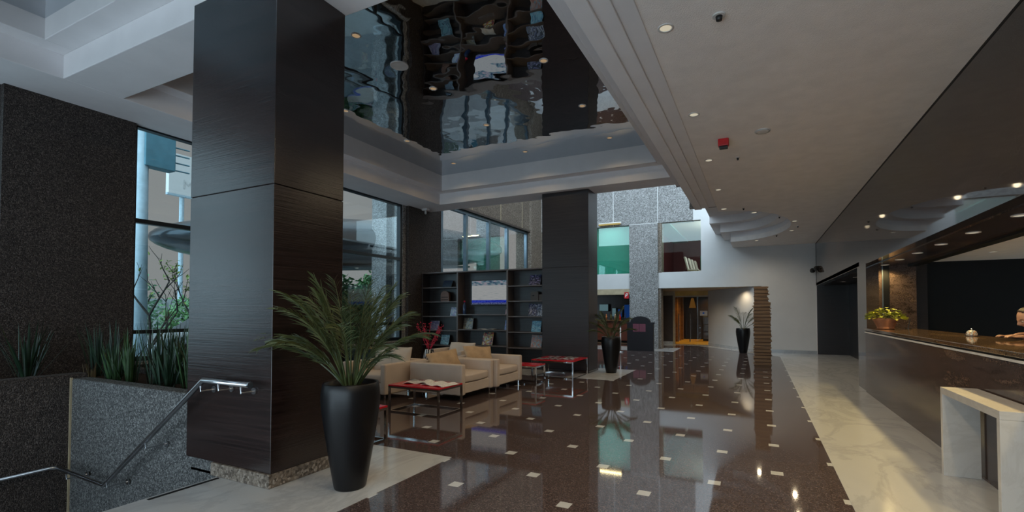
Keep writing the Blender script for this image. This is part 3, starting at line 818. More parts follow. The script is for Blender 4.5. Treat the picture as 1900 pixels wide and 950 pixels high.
def make_pillow(label, loc, rot, mat, w=.52, h=.42, th=.17, group=None):
    b = B(); n = 12
    def pt(i, j, s_):
        u = i / n * 2 - 1; v = j / n * 2 - 1
        e = (1 - abs(u) ** 2.6) * (1 - abs(v) ** 2.6)
        pin = 1 - .06 * (1 - abs(u)) * abs(v) ** 2; pin2 = 1 - .06 * (1 - abs(v)) * abs(u) ** 2
        return (s_ * th * .5 * max(0, e) ** .55 + .012 * math.sin(5 * u + 3 * v), u * w / 2 * pin2, v * h / 2 * pin)
    fr = [[b.bm.verts.new(pt(i, j, 1)) for j in range(n + 1)] for i in range(n + 1)]
    bk = [[fr[i][j] if i in (0, n) or j in (0, n) else b.bm.verts.new(pt(i, j, -1)) for j in range(n + 1)] for i in range(n + 1)]
    for i in range(n):
        for j in range(n):
            b.bm.faces.new((fr[i][j], fr[i + 1][j], fr[i + 1][j + 1], fr[i][j + 1]))
            b.bm.faces.new((bk[i][j + 1], bk[i + 1][j + 1], bk[i + 1][j], bk[i][j]))
    o = solo('pillow', label, 'cushion', b, mat, loc, smooth=True, sub=1)
    o.rotation_euler = rot; return o
chA = make_armchair('cream leather armchair behind the red table with newspapers, nearest of the row facing the aisle', (-4.42, 7.03, 0))
dup(chA, (-4.36, 8.08, 0), 0, 'cream leather armchair next in the row facing the aisle, beyond the nearest one')
dup(chA, (-6.13, 6.02, 0), -PI / 2, 'cream leather armchair facing the camera, at the left behind the near palm')
dup(chA, (-7.72, 8.62, 0), 0, 'cream leather armchair with its back to the window')
dup(chA, (-6.50, 8.80, 0), -PI / 2, 'cream leather armchair mostly hidden behind the aisle row, facing the camera')
make_pillow('tan velvet pillow on the nearest armchair of the aisle row', (-5.13, 7.00, .60), (.10, -.42, -.35), M['pillow_tan'], .70, .42)
make_pillow('tan velvet pillow on the second armchair of the aisle row', (-5.07, 8.06, .61), (-.08, -.42, -.35), M['pillow_tan'], .72, .44)
make_pillow('pale cloth pillow on the armchair facing the camera behind the near palm', (-6.10, 6.74, .62), (.07, -.40, -PI / 2 + .12), M['pillow'], .80, .46)
make_pillow('tan pillow on the armchair with its back to the window', (-8.46, 8.42, .63), (0, -.28, .5), M['pillow_tan'], .50, .44)
make_pillow('pale cloth pillow on the hidden armchair facing the camera', (-6.50, 9.56, .58), (0, -.40, -PI / 2), M['pillow'], .78, .38)
b = B(); b.box(-1.02, -.14, -.60, -.518, .16, .635); b.box(-1.02, -.14, -.60, -.41, .617, .637)  # dark navy boxes added over the near arm's outer side and top
o = solo('arm_sheet', 'dark navy sheet added over the near arm of the armchair by the window', 'sheet', b, M['navy'], (-7.72, 8.62, 0), bevel=.01)

# ================================================================== RED TABLES
def make_table(label, loc, lx, ly, h=.40, rotz=0):
    t = thing('side_table', label, 'table', loc, rotz)
    b = B(); b.box(0, lx, 0, ly, h - .022, h); part(t, 'tabletop', b, M['red'], bevel=.003)
    b = B()
    r = .014
    for y in (r, ly - r): b.box(0, lx, y - r, y + r, h - .05, h - .022)
    for x in (r, lx - r): b.box(x - r, x + r, 2 * r, ly - 2 * r, h - .05, h - .022)
    part(t, 'top_frame', b, M['chrome'])
    for x in (r, lx - r):
        for y in (r, ly - r):
            b = B(); b.box(x - r, x + r, y - r, y + r, 0, h - .05); part(t, 'leg', b, M['chrome'])
    b = B()
    for y in (r, ly - r): b.box(2 * r, lx - 2 * r, y - r, y + r, .002, .02)
    for x in (r, lx - r): b.box(x - r, x + r, 2 * r, ly - 2 * r, .002, .02)
    part(t, 'floor_frame', b, M['chrome'])
    return t
make_table('red topped chrome table carrying the open newspapers', (-5.03, 5.46, 0), .93, .60, .405)
make_table('red topped chrome table half hidden behind the nearest vase', (-4.86, 3.68, 0), .93, .58, .40)
make_table('small red topped chrome table beyond the second aisle armchair', (-4.98, 8.66, 0), .90, .46, .40)
make_table('wide red topped chrome table spread with magazines before the far column', (-4.70, 9.72, 0), 1.02, .98, .405)
make_table('red topped chrome table under the zebra vase', (-6.42, 7.52, 0), .80, .60, .40)

def open_paper(label, loc, rotz, w, d, name='newspaper', seed=1, cat='newspaper', mat='paper'):
    t = thing(name, label, cat, loc, rotz)
    b = B(); n = 16; vs = []
    for i in range(n + 1):
        x = (i / n - .5) * w; u = abs(i / n - .5) * 2
        z = .028 * (1 - (1 - u) ** 2) * math.sin(PI * u) + .003 + .012 * math.sin(3 * u + seed) * u
        z = max(.003, z)
        vs.append([b.bm.verts.new((x, -d / 2, z)), b.bm.verts.new((x, d / 2, z)), b.bm.verts.new((x, d / 2, max(.0005, z - .006))), b.bm.verts.new((x, -d / 2, max(.0005, z - .006)))])
    for p, q in zip(vs[:-1], vs[1:]):
        for k in range(4): b.bm.faces.new((p[k], q[k], q[(k + 1) % 4], p[(k + 1) % 4]))
    b.bm.faces.new(vs[0]); b.bm.faces.new(vs[-1][::-1])
    part(t, 'pages', b, M[mat], smooth=False)
    return t
ta = open_paper('folded newspaper lying at the left on the red table', (-4.73, 5.80, .406), .35, .42, .30, seed=1)
b = B()
for k in range(3): b.box(-.15, .12 - .05 * k, -.08 + .07 * k, -.055 + .07 * k, .041, .043)
part(ta, 'headline_print', b, M['ink'])
open_paper('crumpled open newspaper lying at the right on the red table', (-4.32, 5.78, .406), -.1, .46, .36, seed=2)
m_ = [((-4.50, 9.92), .3, 'mag_a', 'white and grey magazine at the front left of the wide red table'), ((-4.22, 10.0), -.2, 'mag_b', 'dark magazine lying at the front middle of the wide red table'),
      ((-3.96, 10.1), .15, 'mag_c', 'pale blue magazine at the right of the wide red table'), ((-4.38, 10.38), .6, 'mag_b', 'dark magazine at the rear of the wide red table'), ((-4.02, 10.45), -.4, 'mag_a', 'white and grey magazine at the rear right of the wide red table')]
M['mag_a'] = covermat('magazine_white_grey', [(.55, .56, .57), (.2, .21, .23), (.05, .05, .06), (.6, .6, .6)], .3)
M['mag_b'] = covermat('magazine_dark', [(.03, .03, .04), (.12, .12, .14), (.4, .4, .42), (.06, .05, .08)], 1.1)
M['mag_c'] = covermat('magazine_pale_blue', [(.5, .55, .6), (.25, .32, .42), (.6, .6, .62), (.1, .12, .2)], 2.0)
for (x, y), rz, mt, lab in m_:
    open_paper(lab, (x, y, .406), rz, .30, .24, 'magazine', 3, 'magazine', mt)

# zebra vase with red berry branches
t = thing('zebra_vase', 'black and white striped vase on the table among the armchairs', 'vase', (-6.10, 7.80, .405))
zm = NM('zebra_stripes'); wv = zm.n('ShaderNodeTexWave'); wv.inputs['Scale'].default_value = 7; wv.inputs['Distortion'].default_value = 5; zm.l(zm.obj(), wv.inputs[0])
zm.bsdf(zm.ramp(wv.outputs['Fac'], [(.48, (.01, .01, .01)), (.54, (.6, .6, .6))]), .2); M['zebra'] = zm.m
b = B(); b.lathe([(0, 0), (.07, 0), (.11, .06), (.12, .16), (.10, .26), (.085, .32), (.075, .32), (.08, .26), (0, .24)], 28); part(t, 'body', b, M['zebra'], smooth=True)
t = thing('berry_branches', 'red berry branches standing in the zebra striped vase', 'branches', (-6.10, 7.80, .66))
rb = random.Random(4)
for k in range(11):
    a = rb.uniform(0, 2 * PI); p = Vector((0, 0, 0)); d = Vector((math.cos(a) * .42, math.sin(a) * .42, 1)).normalized(); pts = [p.copy()]
    for i in range(8):
        p = p + d * rb.uniform(.06, .095); d = (d + Vector((rb.uniform(-.2, .2), rb.uniform(-.2, .2), rb.uniform(-.12, .05)))).normalized(); pts.append(p.copy())
    b = B(); b.tube(pts, .003, 5)
    for q in pts[2:]:
        for m2 in range(3): b.ball(q + Vector((rb.uniform(-.03, .03), rb.uniform(-.03, .03), rb.uniform(-.045, .045))), .0095, sub=1)
    part(t, 'berry_twig', b, M['berry'])

# ================================================================== BOOKSHELF
SX0, SX1, SY, SH = -8.885, -4.955, 11.0, 2.63
t = thing('bookshelf', 'large dark wood bookshelf with three bays beside the far column', 'bookshelf', ((SX0 + SX1) / 2, SY, T))
ox = t.location[0]
bx = lambda x0, x1, y0, y1, z0, z1: B().box(x0 - ox, x1 - ox, y0, y1, z0, z1)
DP = .36
part(t, 'top_panel', bx(SX0, SX1, 0, DP, SH - .035, SH), M['shelf_edge'], bevel=.003)
part(t, 'back_panel', bx(SX0 + .04, SX1 - .04, DP - .02, DP, .08, SH - .036), M['shelf_wood'])
part(t, 'plinth', bx(SX0, SX1, .03, DP, 0, .079), M['shelf_wood'])
ups = [(SX0, SX0 + .04), (-7.66, -7.612), (-6.06, -6.01), (SX1 - .04, SX1)]
for i, (x0, x1) in enumerate(ups): part(t, 'side_panel' if i in (0, 3) else 'divider', bx(x0, x1, 0, DP - .021, .08, SH - .036), M['shelf_edge'] if i in (1, 2) else M['shelf_wood'], bevel=.003)
bays = [(ups[0][1], ups[1][0], (2.195, 1.784, 1.367, .964, .541, .14)), (ups[1][1], ups[2][0], (1.423, 1.001, .570, .14)), (ups[2][1], ups[3][0], (2.185, 1.782, 1.373, .960, .547, .14))]
for x0, x1, zs in bays:
    for z in zs: part(t, 'shelf', bx(x0 + .001, x1 - .001, .004, DP - .021, z - .028, z), M['shelf_edge'], bevel=.002)
# television
t = thing('television', 'flat television showing a white page in the middle bay of the bookshelf', 'television', (-6.69, SY + .20, 1.68))
b = B(); b.box(-.61, .61, 0, .035, -.01, .70); part(t, 'casing', b, M['plastic_b'], bevel=.006)
tv = NM('television_picture'); g = tv.n('ShaderNodeTexCoord'); s_ = tv.n('ShaderNodeSeparateXYZ'); tv.l(g.outputs['Generated'], s_.inputs[0])
X, Z = s_.outputs[0], s_.outputs[2]
mp = tv.n('ShaderNodeMapping'); mp.inputs['Scale'].default_value = (3, 1, 26); tv.l(g.outputs['Generated'], mp.inputs[0])
lines = tv.noise(mp.outputs[0], 2.2, 2)
page = tv.ramp(lines, [(.35, (.40, .40, .40)), (.62, (.30, .33, .34)), (.72, (.16, .20, .22))])
page = tv.ramp(lines, [(.30, (.31, .32, .31)), (.60, (.27, .28, .29)), (.72, (.16, .20, .21))])
mp2 = tv.n('ShaderNodeMapping'); mp2.inputs['Scale'].default_value = (5, 1, 9); tv.l(g.outputs['Generated'], mp2.inputs[0])
head = tv.ramp(tv.noise(mp2.outputs[0], 1.4, 3), [(.38, (.01, .02, .06)), (.5, (.10, .17, .20)), (.62, (.25, .20, .24))])
foot = tv.ramp(tv.noise(mp2.outputs[0], 2.6, 3), [(.4, (.005, .01, .22)), (.6, (.03, .05, .34))])
fo2 = tv.ramp(tv.noise(mp2.outputs[0], 6, 3), [(.4, (.0, .005, .08)), (.6, (.12, .14, .25))])
c = tv.mix(tv.math('GREATER_THAN', Z, .80), page, head)
c = tv.mix(tv.math('LESS_THAN', Z, .18), c, foot); c = tv.mix(tv.math('LESS_THAN', Z, .07), c, fo2)
em = tv.n('ShaderNodeEmission'); tv.l(c, em.inputs[0]); em.inputs[1].default_value = .9; tv.l(em.outputs[0], tv.out.inputs[0])
b = B(); b.box(-.585, .585, -.004, -.001, .02, .675); part(t, 'screen', b, tv.m)
b = B(); b.box(-.1, .1, .035, .12, .2, .5); part(t, 'wall_bracket', b, M['plastic_b'])

# magazines on display: (x0, x1, z0, z1, colours, label, kind)
def mag(x0, x1, z0, h, cols, label, seed, tilt=.28, name='magazine', cat='magazine', y=.20, th=.012, spread=False):
    w = x1 - x0
    t = thing(name, label, cat, ((x0 + x1) / 2, SY + y - .02, z0 + T + .002))
    rx = Matrix.Rotation(-tilt, 4, 'X')
    m1 = covermat('cover_%d' % int(seed * 10), cols, seed)
    if spread:
        for s_ in (-1, 1):
            b = B(); b.box(min(0, s_ * w / 2), max(0, s_ * w / 2), 0, th, 0, h, rx @ Matrix.Rotation(s_ * -.12, 4, 'Z')); part(t, 'cover', b, m1)
    else:
        b = B(); b.box(-w / 2, w / 2, 0, .002, 0, h, rx); part(t, 'cover', b, m1)
        b = B(); b.box(-w / 2 + .002, w / 2 - .002, .002, th, .001, h - .002, rx); part(t, 'pages', b, M['paper'])
    return t
NAVY, WHT, CY, RD, YL, BRN, BLK, LIL = (.02, .03, .10), (.55, .56, .58), (.12, .42, .55), (.42, .04, .05), (.5, .38, .05), (.16, .08, .05), (.015, .015, .02), (.3, .27, .5)
mag(-8.30, -7.98, 2.195, .23, [(.02, .035, .05), (.04, .07, .09), (.02, .03, .06), (.05, .05, .09)], 'dark landscape book on the top shelf of the left bay', .1, .5)
def wooden_box(label, x, z, w, h, mat, arch):
    t = thing('wooden_box' if not arch else 'letter_holder', label, 'ornament', (x, SY + .14, z + T))
    if arch:
        pts = [(-w / 2, 0), (w / 2, 0), (w / 2, h * .6)] + [(w / 2 * math.cos(a), h * .6 + h * .4 * math.sin(a)) for a in [PI * k / 10 for k in range(1, 10)]] + [(-w / 2, h * .6)]
        b = B(); b.prism_y(pts, 0, .08); part(t, 'body', b, mat, bevel=.004)
        b = B(); b.box(-w / 2 + .03, w / 2 - .03, -.006, .002, h * .38, h * .43); b.box(-w / 2 + .03, w / 2 - .03, -.006, .002, h * .15, h * .2); part(t, 'slot', b, M['black'])
    else:
        b = B(); b.box(-w / 2, 0, 0, .16, 0, h * .86); b.box(0.002, w / 2, .02, .14, 0, h * .7); part(t, 'body', b, mat, bevel=.004)
        b = B(); b.prism_y([(-w / 2 - .01, h * .862), (.01, h * .862), (-.03, h), (-w / 2 + .03, h)], -.01, .17); part(t, 'lid', b, mat)
        b = B(); b.box(-w * .38, -w * .26, -.004, .003, h * .5, h * .6); part(t, 'window', b, M['black'])
wooden_box('brown arched wooden holder on the second shelf of the left bay', -8.165, 1.784, .29, .31, plain('brown_wood_ornament', (.15, .075, .05), .5), True)
wooden_box('dark wooden house shaped box on the second shelf of the right bay', -5.18, 1.782, .46, .24, plain('dark_wood_ornament', (.055, .04, .03), .5), False)
mag(-8.01, -7.79, 1.367, .26, [(.10, .12, .3), LIL, WHT, (.1, .3, .42)], 'magazine with a pale face on the third shelf of the left bay', .5)
mag(-8.73, -8.42, .964, .27, [BLK, (.25, .2, .3), (.1, .1, .2), (.4, .36, .42)], 'dark magazine with rows of pale print on the fourth shelf of the left bay', .7)
mag(-8.35, -8.06, .541, .29, [BLK, (.2, .4, .45), (.05, .1, .15), (.35, .5, .55)], 'blue and black magazine on the bottom display shelf of the left bay', .9)
mag(-7.56, -7.25, 1.001, .32, [(.16, .15, .14), (.05, .05, .05), (.22, .21, .2), (.25, .2, .05)], 'grey magazine with a yellow title in the middle bay below the television', 1.3, .22)
mag(-6.93, -6.60, .570, .36, [WHT, BLK, RD, YL, WHT], 'white magazine with red and yellow blocks on the lowest middle shelf', 1.5)
mag(-6.19, -6.08, 1.423, .14, [RD, (.5, .2, .25), WHT, RD], 'small red and white card on the right end of the television shelf', 1.7)
mag(-6.22, -6.09, 1.001, .27, [(.02, .2, .5), (.05, .25, .5), LIL, (.02, .15, .4)], 'bright blue booklet at the right end of the middle shelf', 1.9)
mag(-5.49, -5.16, 2.185, .31, [WHT, NAVY, BLK, LIL], 'black and white magazine on the top shelf of the right bay', 2.2, .4)
tm = mag(-5.49, -5.02, 1.373, .33, [(.3, .32, .42), BLK, (.05, .06, .16), (.5, .5, .55)], 'wide open magazine lettered on its right side, third shelf of the right bay', 2.4, .25, spread=True)
me = text_mesh('title_lettering', 'COLUN', .085, M['trim_white']); o = link('title_lettering', me, tm, (.16, -.02, .16)); o.rotation_euler = (R(90 - 14), R(-82), 0)
mag(-5.41, -5.14, .960, .30, [CY, (.25, .5, .6), (.05, .2, .35), (.4, .55, .6)], 'light blue magazine on the fourth shelf of the right bay', 2.6)
mag(-5.43, -5.12, .547, .34, [BLK, (.25, .4, .45), (.4, .16, .12), (.5, .4, .36)], 'magazine with a dark haired face on the lowest right display shelf', 2.8)
open_paper('white open magazine lying flat on the middle shelf below the television', (-6.75, SY + .15, 1.001 + T + .001), 0, .5, .22, 'magazine', 4, 'magazine', 'paper')
t = thing('glass_bottle', 'slim blue bottle with a red stopper left of the television', 'bottle', (-7.47, SY + .12, 1.423 + T))
b = B(); b.lathe([(0, 0), (.045, 0), (.05, .02), (.045, .13), (.05, .24), (.03, .28), (.018, .30), (.018, .33), (0, .33)], 20); part(t, 'body', b, M['bottle'], smooth=True)
b = B(); b.ball((0, 0, .352), .03); part(t, 'stopper', b, M['berry'], smooth=True)

# ================================================================== SIGN BOARD, STACK
t = thing('arched_sign_board', 'black arched free standing sign board with a plum panel before the stone pier', 'sign', (-4.06, 17.9, 0))
pts = [(-.50, 0), (.50, 0), (.50, 1.03), (.53, 1.03), (.53, 1.09), (.38, 1.09)] + [(.38 * math.cos(a), 1.09 + .23 * math.sin(a)) for a in [PI * k / 16 for k in range(1, 16)]] + [(-.38, 1.09), (-.53, 1.09), (-.53, 1.03), (-.50, 1.03)]
b = B(); b.prism_y(pts, 0, .16); part(t, 'board', b, M['board'], bevel=.006)
b = B(); b.box(-.27, .21, -.008, -.001, .73, 1.03); part(t, 'plum_panel', b, M['plum'])
b = B(); b.box(-.036, -.024, -.011, -.0085, .73, 1.03); part(t, 'panel_seam', b, M['board'])
t = thing('stacked_slab_tower', 'tall tower of stacked brown wooden slabs by the right edge of the dark floor', 'sculpture', (.095, 14.02, 0))
rs = random.Random(12); z = .0
b = B(); b.box(-.20, .20, -.20, .20, 0, .05); part(t, 'base', b, M['slab_b']); z = .05
k = 0
while z < 2.16:
    h = rs.uniform(.024, .038); up = z > 1.74
    w = (.17 if up else .205) + rs.uniform(-.012, .012); dx = rs.uniform(-.015, .015) - (.02 if up else 0); dy = rs.uniform(-.012, .012)
    b = B(); b.box(-w + dx, w + dx, -.17 + dy, .17 + dy, z, z + h - .004, Matrix.Rotation(rs.uniform(-.05, .05), 4, 'Z'))
    part(t, 'slab', b, M['slab_a'] if k % 3 else M['slab_b'], bevel=.004)
    b = B(); b.box(-w + dx + .02, w + dx - .02, -.145, .145, z + h - .004, z + h); part(t, 'spacer', b, M['slab_b'])
    z += h; k += 1

# ================================================================== RECEPTION COUNTER, DESK
t = thing('reception_counter', 'long reception counter of dark veined stone along the right wall', 'counter', (1.8, 4, 0))
b = B(); b.box(0, .06, -7, 6.60, T, 1.10); part(t, 'front_panel', b, M['stone'])
b = B(); b.box(-.012, .05, -7, 6.60, 1.105, 1.125); part(t, 'metal_strip', b, M['trim_white'], 'thin bright metal strip')
b = B(); b.box(.004, .05, -7, 6.60, 1.125, 1.145); part(t, 'strip_recess', b, M['black'])
b = B(); b.box(-.02, .80, -7, 6.60, 1.145, 1.19); part(t, 'stone_top', b, M['stone_top'], bevel=.006)
b = B(); b.box(.72, .78, -7, 6.60, T, 1.144); part(t, 'rear_panel', b, M['black'])
t = thing('waterfall_desk', 'white marble waterfall desk standing against the counter front', 'desk', (1.65, 4.95, T))
b = B(); b.box(-.135, .13, -.56, .63, .74, .80); part(t, 'top_slab', b, M['marble_desk'], bevel=.002)
b = B(); b.box(-.135, .13, .58, .63, 0, .739); part(t, 'end_slab', b, M['marble_desk'], bevel=.002)
b = B(); b.box(-.135, .13, -.56, -.51, 0, .739); part(t, 'end_slab', b, M['marble_desk'], bevel=.002)
# potted plant on the counter
t = thing('flower_pot', 'terracotta pot of yellow green foliage at the far end of the counter', 'potted plant', (2.0, 10.05, 1.19))
b = B(); b.lathe([(0, 0), (.12, 0), (.13, .02), (.12, .03), (.13, .05), (.17, .14), (.185, .16), (.185, .19), (.165, .19), (.16, .17), (0, .17)], 32); part(t, 'pot', b, M['terracotta'], smooth=True)
rp = random.Random(3); b = B(); bs = B()
for k in range(150):
    a = rp.uniform(0, 2 * PI); r = .26 * math.sqrt(rp.random()); zz = .20 + .20 * (1 - (r / .27) ** 2) * rp.uniform(.5, 1.1) - .02
    q = Vector((r * math.cos(a), r * math.sin(a), zz))
    if k % 4 == 0: bs.tube([(q.x * .15, q.y * .15, .17), (q.x * .6, q.y * .6, zz * .85), q], .003, 4)
    d = Vector((math.cos(a) + rp.uniform(-.6, .6), math.sin(a) + rp.uniform(-.6, .6), rp.uniform(-.3, .5)))
    b.blade(q, d, rp.uniform(.06, .10), .06, .6, d.cross(Vector((0, 0, 1))), 4)
part(t, 'foliage', b, M['plant_yellow']); part(t, 'stems', bs, M['palm_stem'])
# call bell / trinket
t = thing('desk_bell', 'small colourful glass dome bell on the counter', 'bell', (2.42, 7.72, 1.19))
bm_ = covermat('painted_glass', [(.03, .3, .42), (.6, .6, .6), (.02, .05, .1), (.5, .2, .04)], 3.3, (7, 7, 7))
b = B(); b.lathe([(0, 0), (.09, 0), (.09, .012), (0, .012)], 24); part(t, 'base', b, M['plastic_b'])
b = B(); b.lathe([(.07, .012), (.07, .04), (.055, .075), (.025, .095), (0, .10)], 24); part(t, 'dome', b, bm_, smooth=True)
b = B(); b.ball((0, 0, .108), .014); part(t, 'button', b, M['steel'], smooth=True)
t.scale = (.8, .8, .8)
t = thing('pen_stand', 'small black pen on a stand right of the flower pot', 'pen', (2.42, 10.5, 1.19))
part(t, 'base', B().lathe([(0, 0), (.05, 0), (.05, .014), (0, .014)], 16), M['plastic_b']); part(t, 'pen', B().tube([(0, 0, .014), (.03, 0, .17)], .008, 8), M['plastic_b'])

# ================================================================== ENTRANCE, RESTAURANT, MEZZANINE
t_ = .04
b = B(); b.box(-4.30, -3.46, 22.36, 22.44, 2.24, 2.43); b.box(-3.55, -3.46, 22.34, 22.44, 0, 2.24); b.box(-4.30, -4.20, 22.36, 22.44, 0, 2.24)
struct('trim_17', b, M['beige'])
b = B(); b.box(-4.20, -3.55, 22.40, 22.46, .12, 2.24); struct('door_1', b, M['brown_panel'])
b = B(); b.box(-4.20, -3.55, 22.38, 22.46, 0, .12); struct('baseboard_entrance', b, M['marble'])
b = B(); b.box(-3.46, -2.0, 22.40, 22.44, 2.16, 2.22); struct('trim_18', b, M['beige'])
b = B(); b.box(-3.46, -2.0, 22.43, 22.45, 2.22, 2.43); struct('wall_transom', b, M['amber_floor'])
b = B(); b.box(-3.45, -2.74, 22.41, 22.422, .01, 2.15); d2 = struct('door_2', b, M['door_glass'])
b = B(); b.tube([(-2.80, 22.36, .12), (-2.80, 22.36, 1.40)], .02, 10); b.box(-2.81, -2.79, 22.36, 22.41, .3, .32); b.box(-2.81, -2.79, 22.36, 22.41, 1.2, 1.22); struct('door_handle', b, M['chrome'], d2)
b = B(); b.box(-2.73, -2.02, 22.41, 22.422, .01, 2.15); d3 = struct('door_3', b, M['door_glass'])
b = B(); b.tube([(-3.30, 22.36, .12), (-3.30, 22.36, 1.40)], .02, 10); struct('door_handle', b, M['chrome'], d2)
t = thing('door_sign', 'small white notice on the amber glass door', 'sign', (-2.21, 22.40, 1.42))
b = B(); b.box(-.16, .16, -.012, 0, -.11, .11); part(t, 'plate', b, M['plastic_w'])
b = B(); b.box(-.05, .03, -.015, -.0125, -.03, .04); part(t, 'pictogram', b, M['blue'])
# hall behind the glass doors
b = B(); b.box(-3.9, -3.8, 22.5, 28.5, 0, 2.43)
for k in range(5): b.box(-3.8, -3.62, 23.2 + k * .95, 23.5 + k * .95, 0, 2.43)
b.box(-.2, -.1, 22.5, 28.5, 0, 2.43)
struct('wall_entrance_hall', b, M['amber_wood'])
b = B(); b.box(-3.8, -.2, 26.8, 26.9, 0, 2.43); struct('wall_entrance_hall_end', b, M['dark_panel'])
t = thing('hall_cabinet', 'dark cabinet standing inside the hall behind the glass door', 'cabinet', (-2.0, 25.4, 0))
b = B(); b.box(-.55, .55, 0, .5, .05, 1.25); part(t, 'body', b, M['dark_panel'], bevel=.01)
for k in range(3):
    b = B(); b.box(-.52, .52, -.015, -.001, .10 + .38 * k, .44 + .38 * k); part(t, 'drawer', b, M['wood'], bevel=.004)
b = B(); b.box(-.55, .55, .02, .48, 0, .049); part(t, 'plinth', b, M['black'])
t = thing('hanging_lamp', 'amber pendant lamp hanging inside the hall behind the glass door', 'lamp', (-3.0, 25.0, 2.43))
b = B(); b.lathe([(.03, -.25), (.06, -.27), (.17, -.75), (.16, -.75), (.05, -.28)], 20); part(t, 'shade', b, emis('amber_shade', (1, .42, .08), .10), smooth=True)
b = B(); b.tube([(0, 0, 0), (0, 0, -.26)], .008, 6); part(t, 'cord', b, M['black'])
for (x, y) in ((-2.8, 24.0), (-2.2, 26.2)):
    downlight((x, y, 2.429), 'downlight in the hall behind the amber glass door, %s' % ('nearer' if y < 25 else 'farther'), M['lens_w'], 110, (1, .60, .18), .06, 150)

# restaurant behind the far black vase
b = B(); b.box(-8.9, -4.3, 26.3, 26.4, 0, 2.43); struct('wall_restaurant', b, M['dark_panel'])
b = B(); b.box(-4.40, -4.30, 19.6, 26.3, 0, 2.43); struct('wall_restaurant_side', b, M['dark_panel'])
b = B(); b.box(-7.4, -4.75, BY, BY + .12, 2.20, 2.43); struct('wall_restaurant_header', b, M['beige'])
t = thing('bar_counter', 'reddish brown bar counter in the restaurant behind the far black vase', 'bar counter', (-6.4, 22.2, 0))
b = B(); b.box(-1.8, 1.7, 0, .6, .10, 1.04); part(t, 'front', b, plain('red_brown_front', (.15, .05, .035), .45), bevel=.01)
b = B(); b.box(-1.85, 1.75, -.06, .65, 1.041, 1.09); part(t, 'top', b, M['stone_top'], bevel=.01)
b = B(); b.box(-1.8, 1.7, .05, .6, 0, .099); part(t, 'kick_plate', b, M['black'])
for i, (x, z, w, h, mt, lab) in enumerate(((-7.98, 1.72, .50, .36, 'screen_pale', 'pale lit screen above the bar at its left end'), (-7.38, 1.45, .20, .45, 'screen_pale', 'narrow pale lit screen above the bar'), (-7.03, 1.42, .22, .42, 'blue', 'narrow blue lit screen above the bar, left of the taller one'), (-6.60, 1.5, .36, .75, 'blue', 'taller blue lit screen at the right end of the bar'))):
    t = thing('wall_screen', lab, 'screen', (x, 26.05, z))
    b = B(); b.box(-w / 2 - .03, w / 2 + .03, 0, .24, -h / 2 - .03, h / 2 + .03); part(t, 'casing', b, M['plastic_b'], bevel=.01)
    b = B(); b.box(-w / 2, w / 2, -.006, -.001, -h / 2, h / 2); part(t, 'picture', b, M[mt])
for i, x in enumerate((-7.4, -6.9, -6.3, -5.9, -5.5, -5.1)):
    downlight((x, 21.4 + .3 * (i % 3), 2.429), 'small downlight over the bar, %s from the left' % ORD[i], M['lens_w'], 22, WARM, .04, 150)
rb = random.Random(5)
for i, x in enumerate((-6.95, -6.75, -6.5, -6.3, -6.05, -5.8)):
    t = thing('liquor_bottle', 'bottle standing on the bar counter, %s from the left' % ORD[i], 'bottle', (x, 22.4 + .05 * (i % 2), 1.09))
    b = B(); b.lathe([(0, 0), (.04, 0), (.042, .16), (.018, .22), (.015, .29), (0, .29)], 14); part(t, 'body', b, [M['bottle'], M['terracotta'], M['palm'], M['plastic_w'], M['red'], M['bottle']][i], smooth=True)
    b = B(); b.lathe([(.016, .285), (.019, .285), (.019, .32), (0, .32)], 10); part(t, 'cap', b, M['plastic_b'])
# red safety sign on the pier
t = thing('safety_sign', 'small red hydrant sign hanging left of the stone pier', 'sign', (-4.86, 19.02, 2.16))
b = B(); b.box(-.09, .09, -.02, .0, -.13, .13); part(t, 'plate', b, M['plastic_r'])
b = B()
b.box(-.045, -.012, -.026, -.021, -.08, .085); b.box(-.045, .05, -.026, -.021, .05, .085); b.box(.02, .05, -.026, -.021, .0, .05); b.box(-.012, .03, -.026, -.021, -.02, .01)
part(t, 'white_pictogram', b, M['trim_white'])
b = B(); b.box(-.02, .02, 0, .13, .06, .13); part(t, 'mount', b, M['steel'])
# queue post by the sign board
t = thing('barrier_post', 'slim steel barrier post left of the black sign board', 'post', (-4.62, 17.15, 0))
b = B(); b.lathe([(0, 0), (.14, 0), (.13, .02), (.03, .035), (0, .035)], 24); part(t, 'base', b, M['steel'], smooth=True)
b = B(); b.tube([(0, 0, .03), (0, 0, .92)], .024, 12); part(t, 'pole', b, M['plastic_w'], smooth=True)
b = B(); b.ball((0, 0, .94), .03); part(t, 'knob', b, M['steel'], smooth=True)

# mezzanine rooms
def room(x0, x1, y1, z0, z1, wallm, nm, ceilm, backm=None):
    b = B(); b.box(x0, x1, y1, y1 + .1, z0, z1); struct('wall_%s_back' % nm, b, backm or wallm)
    b = B(); b.box(x0 - .1, x0, BY + .41, y1 + .1, z0, z1); b.box(x1, x1 + .1, BY + .41, y1 + .1, z0, z1); struct('wall_%s_side' % nm, b, wallm)
    b = B(); b.box(x0, x1, BY + .41, y1, z1, z1 + .1); struct('ceiling_%s' % nm, b, ceilm)
    b = B(); b.box(x0, x1, BY + .31, y1 + .1, z0 - .45, z0 - .02); struct('floor_%s' % nm, b, M['beige'])
room(-7.4, -4.40, 20.3, 3.05, 5.35, M['teal_wall'], 'teal_room', M['teal_wall'])
room(-4.39, 1.2, 28, 3.05, 5.5, M['maroon'], 'maroon_room', M['white_wall'])
b = B(); b.box(-7.4, -4.75, BY + .10, BY + .115, 3.05, 5.06); w = struct('window_5', b, M['green_glass'])
